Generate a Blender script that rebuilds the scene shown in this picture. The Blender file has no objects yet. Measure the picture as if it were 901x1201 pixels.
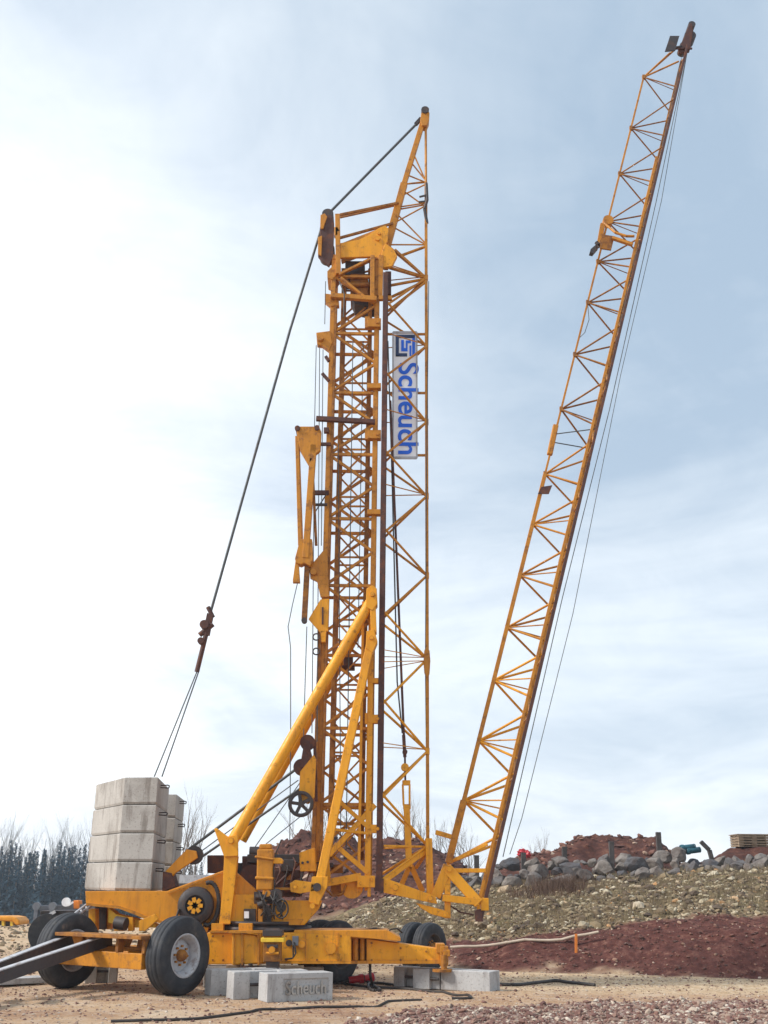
import bpy, math, random
import numpy as np
from mathutils import Vector, Matrix
from mathutils import noise as mnoise
random.seed(7); rng = np.random.default_rng(7)
S = bpy.context.scene; COL = S.collection

# ---------------------------------------------------------------- camera
T = math.radians(18.9); ROLL = 0.0108; F = 1270.0; EYE = Vector((0, 0, 1.6))
fwd = Vector((0, math.cos(T), math.sin(T))); r0 = Vector((1, 0, 0)); u0 = Vector((0, -math.sin(T), math.cos(T)))
cr = r0*math.cos(ROLL)+u0*math.sin(ROLL); cu = -r0*math.sin(ROLL)+u0*math.cos(ROLL)
cam = bpy.data.cameras.new('camera'); co = bpy.data.objects.new('camera', cam); COL.objects.link(co)
cam.sensor_fit = 'VERTICAL'; cam.sensor_height = 36; cam.lens = 36*F/1201; cam.clip_end = 5000; cam.clip_start = .1
m = Matrix((cr, cu, -fwd)).transposed().to_4x4(); m.translation = EYE; co.matrix_world = m
S.camera = co

# ---------------------------------------------------------------- world, sun, exposure
SUN_AZ, SUN_EL = math.radians(-104), math.radians(38)      # azimuth from +Y, clockwise
sd = Vector((math.sin(SUN_AZ)*math.cos(SUN_EL), math.cos(SUN_AZ)*math.cos(SUN_EL), math.sin(SUN_EL)))
sl = bpy.data.lights.new('sun', 'SUN'); so = bpy.data.objects.new('sun', sl); COL.objects.link(so)
sl.energy = 3.3; sl.angle = math.radians(10); sl.color = (1, .95, .88)
so.rotation_euler = sd.to_track_quat('Z', 'Y').to_euler()
S.view_settings.view_transform = 'Standard'; S.view_settings.look = 'None'; S.view_settings.gamma = 1
S.view_settings.exposure = 0.32
w = bpy.data.worlds.new('World'); S.world = w; w.use_nodes = True
nt = w.node_tree; N = nt.nodes; L = nt.links; N.clear()
out = N.new('ShaderNodeOutputWorld')
sky = N.new('ShaderNodeTexSky'); sky.sky_type = 'NISHITA'; sky.sun_disc = False
sky.sun_elevation = SUN_EL; sky.sun_rotation = SUN_AZ
bgA = N.new('ShaderNodeBackground'); bgA.inputs[1].default_value = .12; L.new(sky.outputs[0], bgA.inputs[0])
tc = N.new('ShaderNodeTexCoord')
sep = N.new('ShaderNodeSeparateXYZ'); L.new(tc.outputs['Generated'], sep.inputs[0])
def wm(op, a, b=None, c=None, clamp=False):
    n = N.new('ShaderNodeMath'); n.operation = op; n.use_clamp = clamp
    for i, v in enumerate((a, b, c)):
        if v is None: continue
        if isinstance(v, (int, float)): n.inputs[i].default_value = v
        else: L.new(v, n.inputs[i])
    return n.outputs[0]
zz = wm('ADD', wm('MAXIMUM', sep.outputs[2], 0), .22)
cmb = N.new('ShaderNodeCombineXYZ')
L.new(wm('DIVIDE', sep.outputs[0], zz), cmb.inputs[0]); L.new(wm('DIVIDE', sep.outputs[1], zz), cmb.inputs[1])
def wn(scale, det, rough, dist, loc):
    mp = N.new('ShaderNodeMapping'); mp.inputs['Location'].default_value = loc; L.new(cmb.outputs[0], mp.inputs[0])
    n = N.new('ShaderNodeTexNoise'); n.inputs['Scale'].default_value = scale; n.inputs['Detail'].default_value = det
    n.inputs['Roughness'].default_value = rough; n.inputs['Distortion'].default_value = dist; L.new(mp.outputs[0], n.inputs[0]); return n.outputs[0]
n1 = wn(.9, 7, .58, .9, (3.1, 0.4, 0)); n2 = wn(3.2, 7, .62, .8, (1, 7, 2))
cl = wm('ADD', wm('MULTIPLY', n1, .75), wm('MULTIPLY', n2, .25))
ramp = N.new('ShaderNodeValToRGB'); L.new(cl, ramp.inputs[0])
e = ramp.color_ramp.elements; e[0].position = .38; e[0].color = (.40, .515, .645, 1); e[1].position = .60; e[1].color = (.69, .775, .855, 1)
gd = Vector((math.sin(math.radians(-27))*math.cos(math.radians(17)), math.cos(math.radians(-27))*math.cos(math.radians(17)), math.sin(math.radians(17))))
dp = N.new('ShaderNodeVectorMath'); dp.operation = 'DOT_PRODUCT'; L.new(tc.outputs['Generated'], dp.inputs[0]); dp.inputs[1].default_value = gd
gl = wm('POWER', wm('MAXIMUM', dp.outputs['Value'], 0), 20)
# low haze whitening toward the horizon
hz = wm('POWER', wm('SUBTRACT', 1, wm('MAXIMUM', sep.outputs[2], 0), clamp=True), 6)
gl2 = wm('ADD', wm('MULTIPLY', gl, wm('ADD', wm('MULTIPLY', cl, .9), .34)), wm('MULTIPLY', hz, .42))
ad = N.new('ShaderNodeMixRGB'); ad.blend_type = 'ADD'; ad.inputs[0].default_value = 1; L.new(ramp.outputs[0], ad.inputs[1])
cg = N.new('ShaderNodeCombineXYZ')
for i, k in enumerate((1.05, .93, .82)): L.new(wm('MULTIPLY', gl2, k), cg.inputs[i])
L.new(cg.outputs[0], ad.inputs[2])
bgB = N.new('ShaderNodeBackground'); L.new(ad.outputs[0], bgB.inputs[0]); bgB.inputs[1].default_value = .97
mx = N.new('ShaderNodeMixShader'); mx.inputs[0].default_value = .88
L.new(bgA.outputs[0], mx.inputs[1]); L.new(bgB.outputs[0], mx.inputs[2]); L.new(mx.outputs[0], out.inputs[0])

# ---------------------------------------------------------------- pixel -> world measuring helpers
def ray(px, py): return (fwd*F + cr*(px-450.5) + cu*(600.5-py)).normalized()
def W(px, py, Y): d = ray(px, py); return EYE + d*(Y/d.y)
def G(px, py, z=0.0): d = ray(px, py); return EYE + d*((z-EYE.z)/d.z)
def U(px): d = ray(px, 1045); return d.x/d.y

# ---------------------------------------------------------------- materials
def mat(name): 
    m = bpy.data.materials.new(name); m.use_nodes = True; return m, m.node_tree.nodes, m.node_tree.links, m.node_tree.nodes['Principled BSDF']
def nz(N, L, src, scale, det=4, rough=.6, sc=None, dist=0):
    n = N.new('ShaderNodeTexNoise'); n.inputs['Scale'].default_value = scale; n.inputs['Detail'].default_value = det
    n.inputs['Roughness'].default_value = rough; n.inputs['Distortion'].default_value = dist
    if sc:
        mp = N.new('ShaderNodeMapping'); mp.inputs['Scale'].default_value = sc; L.new(src, mp.inputs[0]); src = mp.outputs[0]
    L.new(src, n.inputs[0]); return n.outputs[0]
def rp(N, L, src, stops):
    r = N.new('ShaderNodeValToRGB'); L.new(src, r.inputs[0]); e = r.color_ramp.elements
    while len(e) < len(stops): e.new(.5)
    for i, (p, c) in enumerate(stops):
        e[i].position = p; e[i].color = (*c, 1) if not isinstance(c, (int, float)) else (c, c, c, 1)
    return r.outputs[0]
def mixc(N, L, f, a, b, mode='MIX'):
    n = N.new('ShaderNodeMixRGB'); n.blend_type = mode
    for i, v in ((0, f), (1, a), (2, b)):
        if isinstance(v, (int, float)): n.inputs[i].default_value = v
        elif isinstance(v, tuple): n.inputs[i].default_value = (*v, 1)
        else: L.new(v, n.inputs[i])
    return n.outputs[0]
def bump(N, L, b, src, strength, dist):
    n = N.new('ShaderNodeBump'); n.inputs['Strength'].default_value = strength; n.inputs['Distance'].default_value = dist
    L.new(src, n.inputs['Height']); L.new(n.outputs[0], b.inputs['Normal'])
def pos(N): return N.new('ShaderNodeNewGeometry').outputs['Position']
def painted(name, c1, c2, rust=.6, rough=.5, rustc=(.16, .055, .02), amount=.60, edge=False):
    m, N, L, b = mat(name); P = pos(N)
    base = mixc(N, L, nz(N, L, P, 1.7, 5), c1, c2)
    base = mixc(N, L, rp(N, L, nz(N, L, P, 9, 6, .7, (1, 1, .22)), [(.45, 0.), (.8, .55 if rust else .1)]), base, (c2[0]*.55, c2[1]*.5, c2[2]*.6+.01))
    rf = rp(N, L, nz(N, L, P, 7, 8, .72), [(amount-.04, 0.), (amount+.06, rust)])
    base = mixc(N, L, rf, base, rustc)
    if edge:
        bv = N.new('ShaderNodeBevel'); bv.samples = 4; bv.inputs['Radius'].default_value = .022
        ge = N.new('ShaderNodeNewGeometry'); dt = N.new('ShaderNodeVectorMath'); dt.operation = 'DOT_PRODUCT'; L.new(bv.outputs[0], dt.inputs[0]); L.new(ge.outputs['Normal'], dt.inputs[1])
        ef = rp(N, L, dt.outputs['Value'], [(.80, 1.), (.97, 0.)]); en = rp(N, L, nz(N, L, P, 11, 6, .75), [(.40, 0.), (.58, .85)])
        base = mixc(N, L, mixc(N, L, 1, ef, en, 'MULTIPLY'), base, (.14, .055, .025))
        st = rp(N, L, nz(N, L, P, 5, 5, .7, (2.6, 2.6, .16)), [(.56, 0.), (.72, .55)]); base = mixc(N, L, st, base, (.33, .12, .02))
    L.new(base, b.inputs['Base Color'])
    L.new(rp(N, L, nz(N, L, P, 14, 5), [(.3, rough-.1), (.7, rough+.2)]), b.inputs['Roughness'])
    bump(N, L, b, nz(N, L, P, 30, 6, .7), .25, .006)
    return m
YEL = painted('yellow_paint', (.88, .405, .004), (.76, .295, .004), amount=.60, edge=True)
YELD = painted('weathered_shaded_yellow_paint', (.68, .28, .006), (.45, .165, .006), rust=.6, amount=.56, edge=True)  # weathered paint; its darker colour also holds the upper crane's backlit tone
YELO = painted('orange_faded_paint', (.82, .345, .005), (.62, .225, .005), rust=.5, amount=.62, edge=True)
YELB = painted('bright_yellow_paint', (.90, .62, .05), (.8, .5, .03), amount=.68)
RUST = painted('rusty_brown_steel', (.055, .026, .022), (.11, .042, .028), rust=.6, rough=.7, rustc=(.20, .07, .03), amount=.54)
RUSTY = painted('rusty_shaded_yellow_steel', (.32, .12, .012), (.40, .16, .010), rust=.6, rough=.7, rustc=(.11, .045, .025), amount=.5)  # rusted yellow; on the upper jib its brown also carries backlit shade
DARK = painted('dark_greasy_steel', (.028, .026, .028), (.06, .045, .04), rust=.6, rough=.5, rustc=(.10, .05, .03), amount=.55)
GREY = painted('grey_steel', (.20, .22, .25), (.10, .11, .13), rust=.5, rough=.5, amount=.62)
LGREY = painted('pale_zinc', (.52, .53, .55), (.38, .39, .41), rust=.6, rough=.45, rustc=(.17, .11, .08), amount=.57)
BLACKBAR = painted('black_drawbar_paint', (.035, .034, .040), (.06, .055, .06), rust=.5, rough=.45, amount=.62)
ROPE = painted('steel_rope', (.05, .06, .065), (.09, .10, .10), rust=.3, rough=.5)
RED = painted('red_plastic', (.55, .02, .03), (.40, .015, .03), rust=.1, rough=.4, amount=.8)
WHITE = painted('white_paint', (.86, .87, .88), (.80, .81, .83), rust=.2, rough=.45, amount=.74)
TEAL = painted('teal_plastic', (.015, .13, .17), (.015, .08, .11), rust=.2, rough=.5, amount=.75)
BLUE = painted('blue_lettering', (.004, .14, .80), (.004, .12, .7), rust=0, rough=.4, amount=.9)
BOARD = painted('board_white', (.93, .94, .95), (.90, .91, .93), rust=0, rough=.4, amount=.9)
NAVY = painted('navy_logo', (.012, .03, .09), (.012, .04, .14), rust=0, rough=.4, amount=.9)
ORANGE = painted('orange_marker', (.8, .25, .03), (.7, .2, .03), rust=0, rough=.6)
def simple(name, stops, scale, rough, bs=.4, bd=.01, det=6, sc=None):
    m, N, L, b = mat(name); P = pos(N); n = nz(N, L, P, scale, det, .65, sc)
    L.new(rp(N, L, n, stops), b.inputs['Base Color']); b.inputs['Roughness'].default_value = rough
    bump(N, L, b, nz(N, L, P, scale*5, 6, .7), bs, bd); return m
RUB = simple('tyre_rubber', [(.3, (.014, .016, .022)), (.52, (.030, .033, .040)), (.64, (.055, .052, .052)), (.75, (.16, .12, .095))], 5, .72, .4, .006)
WOOD = simple('weathered_timber', [(.3, (.20, .13, .08)), (.7, (.42, .32, .22))], 5, .85, sc=(1, 1, 6))
POST = simple('dark_post_wood', [(.3, (.04, .035, .035)), (.7, (.10, .085, .08))], 5, .9)
HOSE = simple('black_hose', [(.3, (.018, .015, .015)), (.7, (.05, .04, .035))], 8, .6)
BEIGEHOSE = simple('beige_hose', [(.3, (.42, .34, .26)), (.7, (.6, .5, .4))], 6, .8)
BARK = simple('bare_bark', [(.3, (.13, .10, .08)), (.7, (.28, .24, .21))], 3, .9)
BARKP = simple('pale_birch_bark', [(.3, (.10, .10, .10)), (.7, (.22, .21, .20))], 3, .9)
def concrete(name, a, b_, stain):
    m, N, L, b = mat(name); P = pos(N)
    base = mixc(N, L, nz(N, L, P, 2.2, 6, .65), a, b_)
    base = mixc(N, L, rp(N, L, nz(N, L, P, 3.0, 5, .6, (2.2, 2.2, .35)), [(.54, 0.), (.68, .75)]), base, stain)
    base = mixc(N, L, rp(N, L, nz(N, L, P, 38, 3, .6), [(.60, 0.), (.66, .7)]), base, stain)
    base = mixc(N, L, rp(N, L, nz(N, L, P, .9, 7, .7), [(.48, 0.), (.62, .45)]), base, stain)
    L.new(base, b.inputs['Base Color']); b.inputs['Roughness'].default_value = .88
    bump(N, L, b, nz(N, L, P, 22, 8, .75), .5, .012); return m
CONC = concrete('weathered_concrete', (.36, .34, .315), (.50, .475, .44), (.17, .145, .125))
CONC2 = concrete('cool_grey_concrete', (.38, .38, .38), (.52, .515, .51), (.20, .18, .17))
m_, N_, L_, b_ = mat('haze_blued_needles'); P_ = pos(N_)
L_.new(rp(N_, L_, nz(N_, L_, P_, .8, 4), [(.35, (.010, .038, .066)), (.7, (.024, .070, .105))]), b_.inputs['Base Color']); b_.inputs['Roughness'].default_value = .9  # distance haze is put into the needle colour as extra blue
NEEDLE = m_
WEED = simple('dry_weed', [(.3, (.17, .12, .07)), (.7, (.38, .30, .17))], 2, .9)
WEEDD = simple('brown_twigs', [(.3, (.10, .06, .045)), (.7, (.20, .12, .08))], 2, .9)
def tintmat(name, stops, rough=.9):
    m, N, L, b = mat(name); a = N.new('ShaderNodeAttribute'); a.attribute_name = 'tint'; P = pos(N)
    c = rp(N, L, a.outputs['Fac'], stops)
    c = mixc(N, L, nz(N, L, P, 12, 5), mixc(N, L, .35, c, (.12, .09, .07)), c)
    L.new(c, b.inputs['Base Color']); b.inputs['Roughness'].default_value = rough
    bump(N, L, b, nz(N, L, P, 30, 5), .5, .01); return m
RUBM = tintmat('rubble_stone', [(0, (.065, .042, .028)), (.36, (.15, .105, .062)), (.62, (.26, .19, .105)), (.80, (.42, .345, .22)), (.93, (.66, .59, .45)), (.99, (.50, .26, .10))])
GRAVM = tintmat('gravel_stone', [(0, (.12, .05, .045)), (.4, (.24, .12, .09)), (.7, (.36, .25, .19)), (.9, (.52, .43, .34)), (1, (.70, .62, .52))])
REDM = tintmat('red_soil_clod', [(0, (.055, .022, .018)), (.5, (.13, .046, .034)), (.80, (.22, .09, .06)), (.9, (.36, .22, .15)), (1, (.55, .43, .34))])
BOULD = None
def bmat(name, a, b2, c2):
    m, N, L, b = mat(name); P = pos(N); oi = N.new('ShaderNodeObjectInfo')
    c = mixc(N, L, oi.outputs['Random'], a, b2)
    c = mixc(N, L, rp(N, L, nz(N, L, P, 4, 6, .65), [(.42, 0.), (.66, .8)]), c, c2)
    L.new(c, b.inputs['Base Color']); b.inputs['Roughness'].default_value = .9
    bump(N, L, b, nz(N, L, P, 9, 8, .75), .8, .05); return m
BOULD = bmat('grey_boulder', (.075, .078, .09), (.25, .215, .185), (.075, .05, .042))

# ---------------------------------------------------------------- mesh collector
NOSPLIT = ('rail_lacing', 'bolt_head', 'weld_strip', 'brace_panel', 'logo_letters', 'logo_frame', 'fan_brace', 'hub', 'outer_tower', 'inner_tower', 'folded_jib_section', 'tilted_jib', 'bottom_boards', 'top_boards', 'spacer_blocks', 'board_frame', 'stiffener', 'brake_linkage', 'valve_assembly', 'winch_motor')
class MB:
    def __init__(s): s.v = []; s.f = []; s.sm = []; s.pc = []
    def add(s, vs, fs, smooth=False):
        o = len(s.v); s.pc.append((o, o+len(vs), len(s.f), len(s.f)+len(fs))); s.v += [tuple(v) for v in vs]; s.f += [tuple(i+o for i in f) for f in fs]; s.sm += [smooth]*len(fs); return s
    def frame(s, p, q, up=None):
        d = (q-p).normalized(); up = Vector(up) if up is not None else Vector((0, 0, 1))
        if abs(d.dot(up.normalized())) > .98: up = Vector((0, 1, 0)) if abs(d.y) < .9 else Vector((1, 0, 0))
        a = d.cross(up).normalized(); return a, a.cross(d).normalized()*1.0
    def tube(s, p, q, r, r2=None, n=8, cap=True):
        p = Vector(p); q = Vector(q); r2 = r if r2 is None else r2
        a, b = s.frame(p, q); vs = []
        for c, rr in ((p, r), (q, r2)):
            for k in range(n):
                t = 2*math.pi*k/n; vs.append(c+a*math.cos(t)*rr+b*math.sin(t)*rr)
        s.add(vs, [(k, (k+1) % n, n+(k+1) % n, n+k) for k in range(n)], n > 5)
        if cap: s.add(vs, [tuple(range(n-1, -1, -1)), tuple(range(n, 2*n))])
        return s
    def poly(s, pts, r, n=6):
        pts = [Vector(p) for p in pts]
        for p, q in zip(pts, pts[1:]): s.tube(p, q, r, n=n)
        return s
    def bar(s, p, q, w, h, up=None):
        p = Vector(p); q = Vector(q); a, b = s.frame(p, q, up); vs = []
        for c in (p, q):
            for i, j in ((-1, -1), (1, -1), (1, 1), (-1, 1)): vs.append(c+a*i*w/2+b*j*h/2)
        return s.add(vs, [(0, 1, 5, 4), (1, 2, 6, 5), (2, 3, 7, 6), (3, 0, 4, 7), (3, 2, 1, 0), (4, 5, 6, 7)])
    def prism(s, pts, off):
        off = Vector(off); n = len(pts); vs = [Vector(p) for p in pts]+[Vector(p)+off for p in pts]
        return s.add(vs, [tuple(range(n)), tuple(range(2*n-1, n-1, -1))]+[(k, n+k, n+(k+1) % n, (k+1) % n) for k in range(n)])
    def pp(s, pxs, Y, D): return s.prism([W(x, y, Y) for x, y in pxs], (0, D, 0))     # outline measured on the plane Y, extruded D metres deep
    def box(s, c, size, rz=0):
        R = Matrix.Rotation(rz, 3, 'Z'); c = Vector(c); vs = []
        for k in (-1, 1):
            for i, j in ((-1, -1), (1, -1), (1, 1), (-1, 1)): vs.append(c+R @ Vector((i*size[0]/2, j*size[1]/2, k*size[2]/2)))
        return s.add(vs, [(3, 2, 1, 0), (4, 5, 6, 7), (0, 1, 5, 4), (1, 2, 6, 5), (2, 3, 7, 6), (3, 0, 4, 7)])
    def pbox(s, x0, y0, x1, y1, Y, D): return s.pp([(x0, y0), (x1, y0), (x1, y1), (x0, y1)], Y, D)
    def lathe(s, c, axis, prof, n=40):      # prof: (along axis, radius)
        c = Vector(c); ax = Vector(axis).normalized(); a = ax.orthogonal().normalized(); b = ax.cross(a); vs = []
        for (t, r) in prof:
            for k in range(n):
                q = 2*math.pi*k/n; vs.append(c+ax*t+a*math.cos(q)*r+b*math.sin(q)*r)
        fs = []
        for i in range(len(prof)-1):
            for k in range(n): fs.append((i*n+k, i*n+(k+1) % n, (i+1)*n+(k+1) % n, (i+1)*n+k))
        return s.add(vs, fs, True)
    def disc(s, c, axis, r, t, n=24):
        c = Vector(c); ax = Vector(axis).normalized(); return s.tube(c-ax*t/2, c+ax*t/2, r, n=n)
    def build(s, name, material, parent=None, bevel=0):
        if parent is not None and name not in NOSPLIT:
            cs = s.comps()
            if 1 < len(cs) <= 6:
                os_ = [c.build1(name, material, parent, bevel) for c in cs]; return os_[0]
        return s.build1(name, material, parent, bevel)
    def comps(s):
        bb = []
        for (v0, v1, f0, f1) in s.pc:
            P_ = s.v[v0:v1]; bb.append(([min(p[i] for p in P_)-.012 for i in range(3)], [max(p[i] for p in P_)+.012 for i in range(3)]))
        n = len(bb); g = list(range(n))
        def find(i):
            while g[i] != i: i = g[i]
            return i
        for i in range(n):
            for j in range(i):
                if all(bb[i][0][k] <= bb[j][1][k] and bb[j][0][k] <= bb[i][1][k] for k in range(3)): g[find(i)] = find(j)
        out_ = {}
        for i, (v0, v1, f0, f1) in enumerate(s.pc):
            m_ = out_.setdefault(find(i), MB()); o = len(m_.v); m_.v += s.v[v0:v1]; m_.f += [tuple(q-v0+o for q in f) for f in s.f[f0:f1]]; m_.sm += s.sm[f0:f1]
        return list(out_.values())
    def build1(s, name, material, parent=None, bevel=0):
        me = bpy.data.meshes.new(name); base = Vector(parent['_o']) if parent is not None and '_o' in parent else Vector((0, 0, 0))
        me.from_pydata([tuple(Vector(v)-base) for v in s.v], [], s.f)
        me.polygons.foreach_set('use_smooth', s.sm)
        me.update()
        import bmesh
        bm = bmesh.new(); bm.from_mesh(me); bmesh.ops.recalc_face_normals(bm, faces=bm.faces); bm.to_mesh(me); bm.free()
        me.materials.append(material)
        o = bpy.data.objects.new(name, me); COL.objects.link(o)
        if parent is not None: o.parent = parent; o['_o'] = list(base)
        if bevel:
            bv = o.modifiers.new('bevel', 'BEVEL'); bv.width = bevel; bv.segments = 2; bv.limit_method = 'ANGLE'; bv.angle_limit = math.radians(35)
        return o
def tag(o, label, cat, group=None, kind=None):
    if label: o['label'] = label
    if cat: o['category'] = cat
    if group: o['group'] = group
    if kind: o['kind'] = kind
    return o
def thing(name, loc, label, cat, group=None):
    o = bpy.data.objects.new(name, None); COL.objects.link(o); o.location = loc; o['_o'] = list(loc); o.empty_display_size = .2
    return tag(o, label, cat, group)
def V(*a): return Vector(a)

# ================================================================ TERRAIN
def lerp(a, b, t): return a+(b-a)*t
# profiles along a viewing bearing: px : [(Y, z), ...] with a common number of knots
prof = {
 -900: [(0, 0), (40, 0), (46, 0), (50, -.5), (70, -4), (110, -6.5), (400, -6)],
 100:  [(0, 0), (40, 0), (46, -.1), (50, -.5), (70, -4), (110, -6.5), (400, -6)],
 200:  [(0, 0), (34, 0), (44, .2), (50, .3), (70, -3), (110, -6), (400, -6)],
 330:  [(0, 0), (34, 0), (39, .12), (42, .2), (60, .3), (110, -4), (400, -6)],
 385:  [(0, 0), (29, 0), (36, .40), (39, .42), (60, .4), (110, -3), (400, -6)],
 450:  [(0, 0), (25.5, 0), (27, .22), (35, 1.12), (42, 1.1), (100, -1), (400, -6)],
 540:  [(0, 0), (23.3, 0), (24.4, .40), (32, 1.45), (42, 1.5), (100, .0), (400, -6)],
 600:  [(0, 0), (22.6, 0), (23.8, .50), (31, 1.62), (42, 1.7), (100, .5), (400, -6)],
 901:  [(0, 0), (21.6, 0), (23.1, .83), (30, 2.10), (40, 2.3), (100, 1), (400, -6)],
 1800: [(0, 0), (20.5, 0), (22.2, 1.0), (29, 2.6), (40, 2.8), (100, 1), (400, -6)],
}
pk = sorted(prof); PU = np.array([U(p) for p in pk]); PY = np.array([[k[0] for k in prof[p]] for p in pk]); PZ = np.array([[k[1] for k in prof[p]] for p in pk])
def fbm(x, y, s, seed=0, oc=4):
    x = np.asarray(x, float); y = np.asarray(y, float); r = np.zeros_like(x); a = 1; t = 0
    for o in range(oc):
        xs = x*s+seed*17.3; ys = y*s+seed*9.1
        r += a*_vn(xs, ys, seed+o); t += a; a *= .5; s *= 2.03
    return r/t
def _h(i, j, s):
    n = (i.astype(np.int64)*374761393 + j.astype(np.int64)*668265263 + s*144665) & 0xffffffff
    n = ((n ^ (n >> 13))*1274126177) & 0xffffffff; return ((n ^ (n >> 16)) & 0xffff)/65535.0*2-1
def _vn(x, y, s):
    i = np.floor(x); j = np.floor(y); fx = x-i; fy = y-j; fx = fx*fx*(3-2*fx); fy = fy*fy*(3-2*fy)
    return (_h(i, j, s)*(1-fx)+_h(i+1, j, s)*fx)*(1-fy)+(_h(i, j+1, s)*(1-fx)+_h(i+1, j+1, s)*fx)*fy
def smooth(t): t = np.clip(t, 0, 1); return t*t*(3-2*t)
def terrain(x, y):
    x = np.asarray(x, float); y = np.asarray(y, float); yy = np.maximum(y, .5); u = np.clip(x/yy, PU[0], PU[-1])
    idx = np.clip(np.searchsorted(PU, u)-1, 0, len(PU)-2); t = (u-PU[idx])/(PU[idx+1]-PU[idx])
    Yk = PY[idx]*(1-t)[..., None]+PY[idx+1]*t[..., None]; Zk = PZ[idx]*(1-t)[..., None]+PZ[idx+1]*t[..., None]
    jit = fbm(x, y, .5, 3, 3)*.35; yq = yy+jit
    z = np.full_like(x, 0.) + Zk[..., -1]*(yq > Yk[..., -1])
    for k in range(6):
        a, b = Yk[..., k], Yk[..., k+1]; tt = (yq-a)/np.maximum(b-a, 1e-3); msk = (tt >= 0) & (tt < 1)
        z = np.where(msk, Zk[..., k]+(Zk[..., k+1]-Zk[..., k])*tt, z)
    bank = smooth((yq-Yk[..., 1])/1.0)*smooth((u-U(330))/.03)        # how far up the bank
    # dirt mounds
    def mound(px0, px1, Y0, w, top, seed):
        nonlocal z
        ua, ub = U(px0), U(px1); s = (u-ua)/(ub-ua); sh = np.interp(s, np.linspace(0, 1, len(top)), top, left=0, right=0)
        g = np.clip(1-np.abs(yy-Y0)/w, 0, 1); g = smooth(g*1.15)
        z = z+sh*g*(1+.34*fbm(x, y, 1.1, seed, 4))
    mound(235, 575, 47, 8, [0, 1.7, 2.5, 2.75, 2.5, 2.1, 1.9, 1.1, 0], 5)
    mound(565, 805, 36.5, 4.5, [0, .55, .75, .85, 1.15, 1.2, 1.0, 1.0, 0], 6)
    mound(780, 1000, 33.4, 2.4, [0, .10, .28, .48, .50, .5, .4, .3, 0], 8)
    z = z+bank*(.10*fbm(x, y, 1.2, 1, 4)+.07*fbm(x, y, 4, 2, 3))
    z = z+(1-bank)*.022*fbm(x, y, .9, 4, 4)*smooth((yy-6)/6)
    for (y0, sl_, cv, ph) in ((16.3, .10, .5, 0), (17.6, .10, .5, 0), (20.6, -.10, .35, 1.3), (22.0, -.10, .35, 1.3), (15.2, -.16, .3, 2.2)):
        d_ = y-(y0+sl_*x+cv*np.sin(x*.33+ph)); z = z-(1-bank)*(.035*np.exp(-(d_/.16)**2)-.022*np.exp(-((np.abs(d_)-.30)/.10)**2))*(.6+.4*fbm(x, y, 2.2, 41, 2))
    # rough strip in the right foreground
    near = fore(x, y); z = z+near*(.07*fbm(x, y, 3, 11, 4)+.01)
    return z
FPX = [380, 480, 560, 700, 901, 1500]; FY = [13.6, 15.6, 16.6, 17.2, 17.5, 18]
def fore(x, y):    # mask of the loose gravel strip nearest the camera on the right
    u = np.asarray(x, float)/np.maximum(np.asarray(y, float), 1); edge = np.interp(u, [U(p) for p in FPX], FY, left=-5)+fbm(x, y, .9, 21, 4)*.7
    return smooth((edge-y)/.5)
def zone(x, y):
    x = np.asarray(x, float); y = np.asarray(y, float); yy = np.maximum(y, .5); u = np.clip(x/yy, PU[0], PU[-1])
    idx = np.clip(np.searchsorted(PU, u)-1, 0, len(PU)-2); t = (u-PU[idx])/(PU[idx+1]-PU[idx])
    Yk = PY[idx]*(1-t)[..., None]+PY[idx+1]*t[..., None]; yq = yy+fbm(x, y, .5, 3, 3)*.35
    on = smooth((u-U(340))/.02)
    s1 = smooth((yq-Yk[..., 1]+.35+fbm(x, y, 1.7, 31, 4)*.7)/.6)*on
    topred = Yk[..., 2]+(.2+1.0*smooth((u-U(560))/.15))*(1+fbm(x, y, .6, 12, 3)*.6)
    rub = smooth((yq-topred)/.5)*on; red = s1*(1-rub)
    far = smooth((yy-(Yk[..., 3]+1.2))/.8)*on
    farm = np.maximum(far, smooth((yy-38.5)/2)*smooth((u-U(215))/.01))
    return red, rub*(1-farm), farm
def axis(segs):
    o = []
    for a, b, n in segs: o += list(np.linspace(a, b, n, endpoint=False))
    return np.array(o+[segs[-1][1]])
ax_ = axis([(-300, -200, 4), (-200, -40, 30), (-40, -12, 70), (-12, 16, 230), (16, 40, 90), (40, 200, 40), (200, 300, 4)])
ay_ = axis([(-100, -20, 6), (-20, 6, 20), (6, 12, 30), (12, 20, 90), (20, 42, 260), (42, 62, 90), (62, 140, 40), (140, 400, 20)])
GX, GY = np.meshgrid(ax_, ay_); GZ = terrain(GX, GY)
nx, ny = len(ax_), len(ay_)
I = np.arange(nx*ny).reshape(ny, nx); fc = np.stack([I[:-1, :-1], I[:-1, 1:], I[1:, 1:], I[1:, :-1]], -1).reshape(-1, 4)
def npmesh(name, v, f, material, attrs=None, smoothf=False):
    me = bpy.data.meshes.new(name); k = f.shape[1]
    me.vertices.add(len(v)); me.vertices.foreach_set('co', v.astype(np.float32).ravel())
    me.loops.add(f.size); me.loops.foreach_set('vertex_index', f.astype(np.int32).ravel())
    me.polygons.add(len(f)); me.polygons.foreach_set('loop_start', np.arange(0, f.size, k, dtype=np.int32))
    me.polygons.foreach_set('use_smooth', np.full(len(f), smoothf))
    me.update(calc_edges=True); me.validate()
    for n_, a in (attrs or {}).items():
        at = me.attributes.new(n_, 'FLOAT', 'POINT'); at.data.foreach_set('value', a.astype(np.float32).ravel())
    me.materials.append(material); o = bpy.data.objects.new(name, me); COL.objects.link(o); return o
m, N, L, b = mat('site_ground'); P = pos(N)
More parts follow.
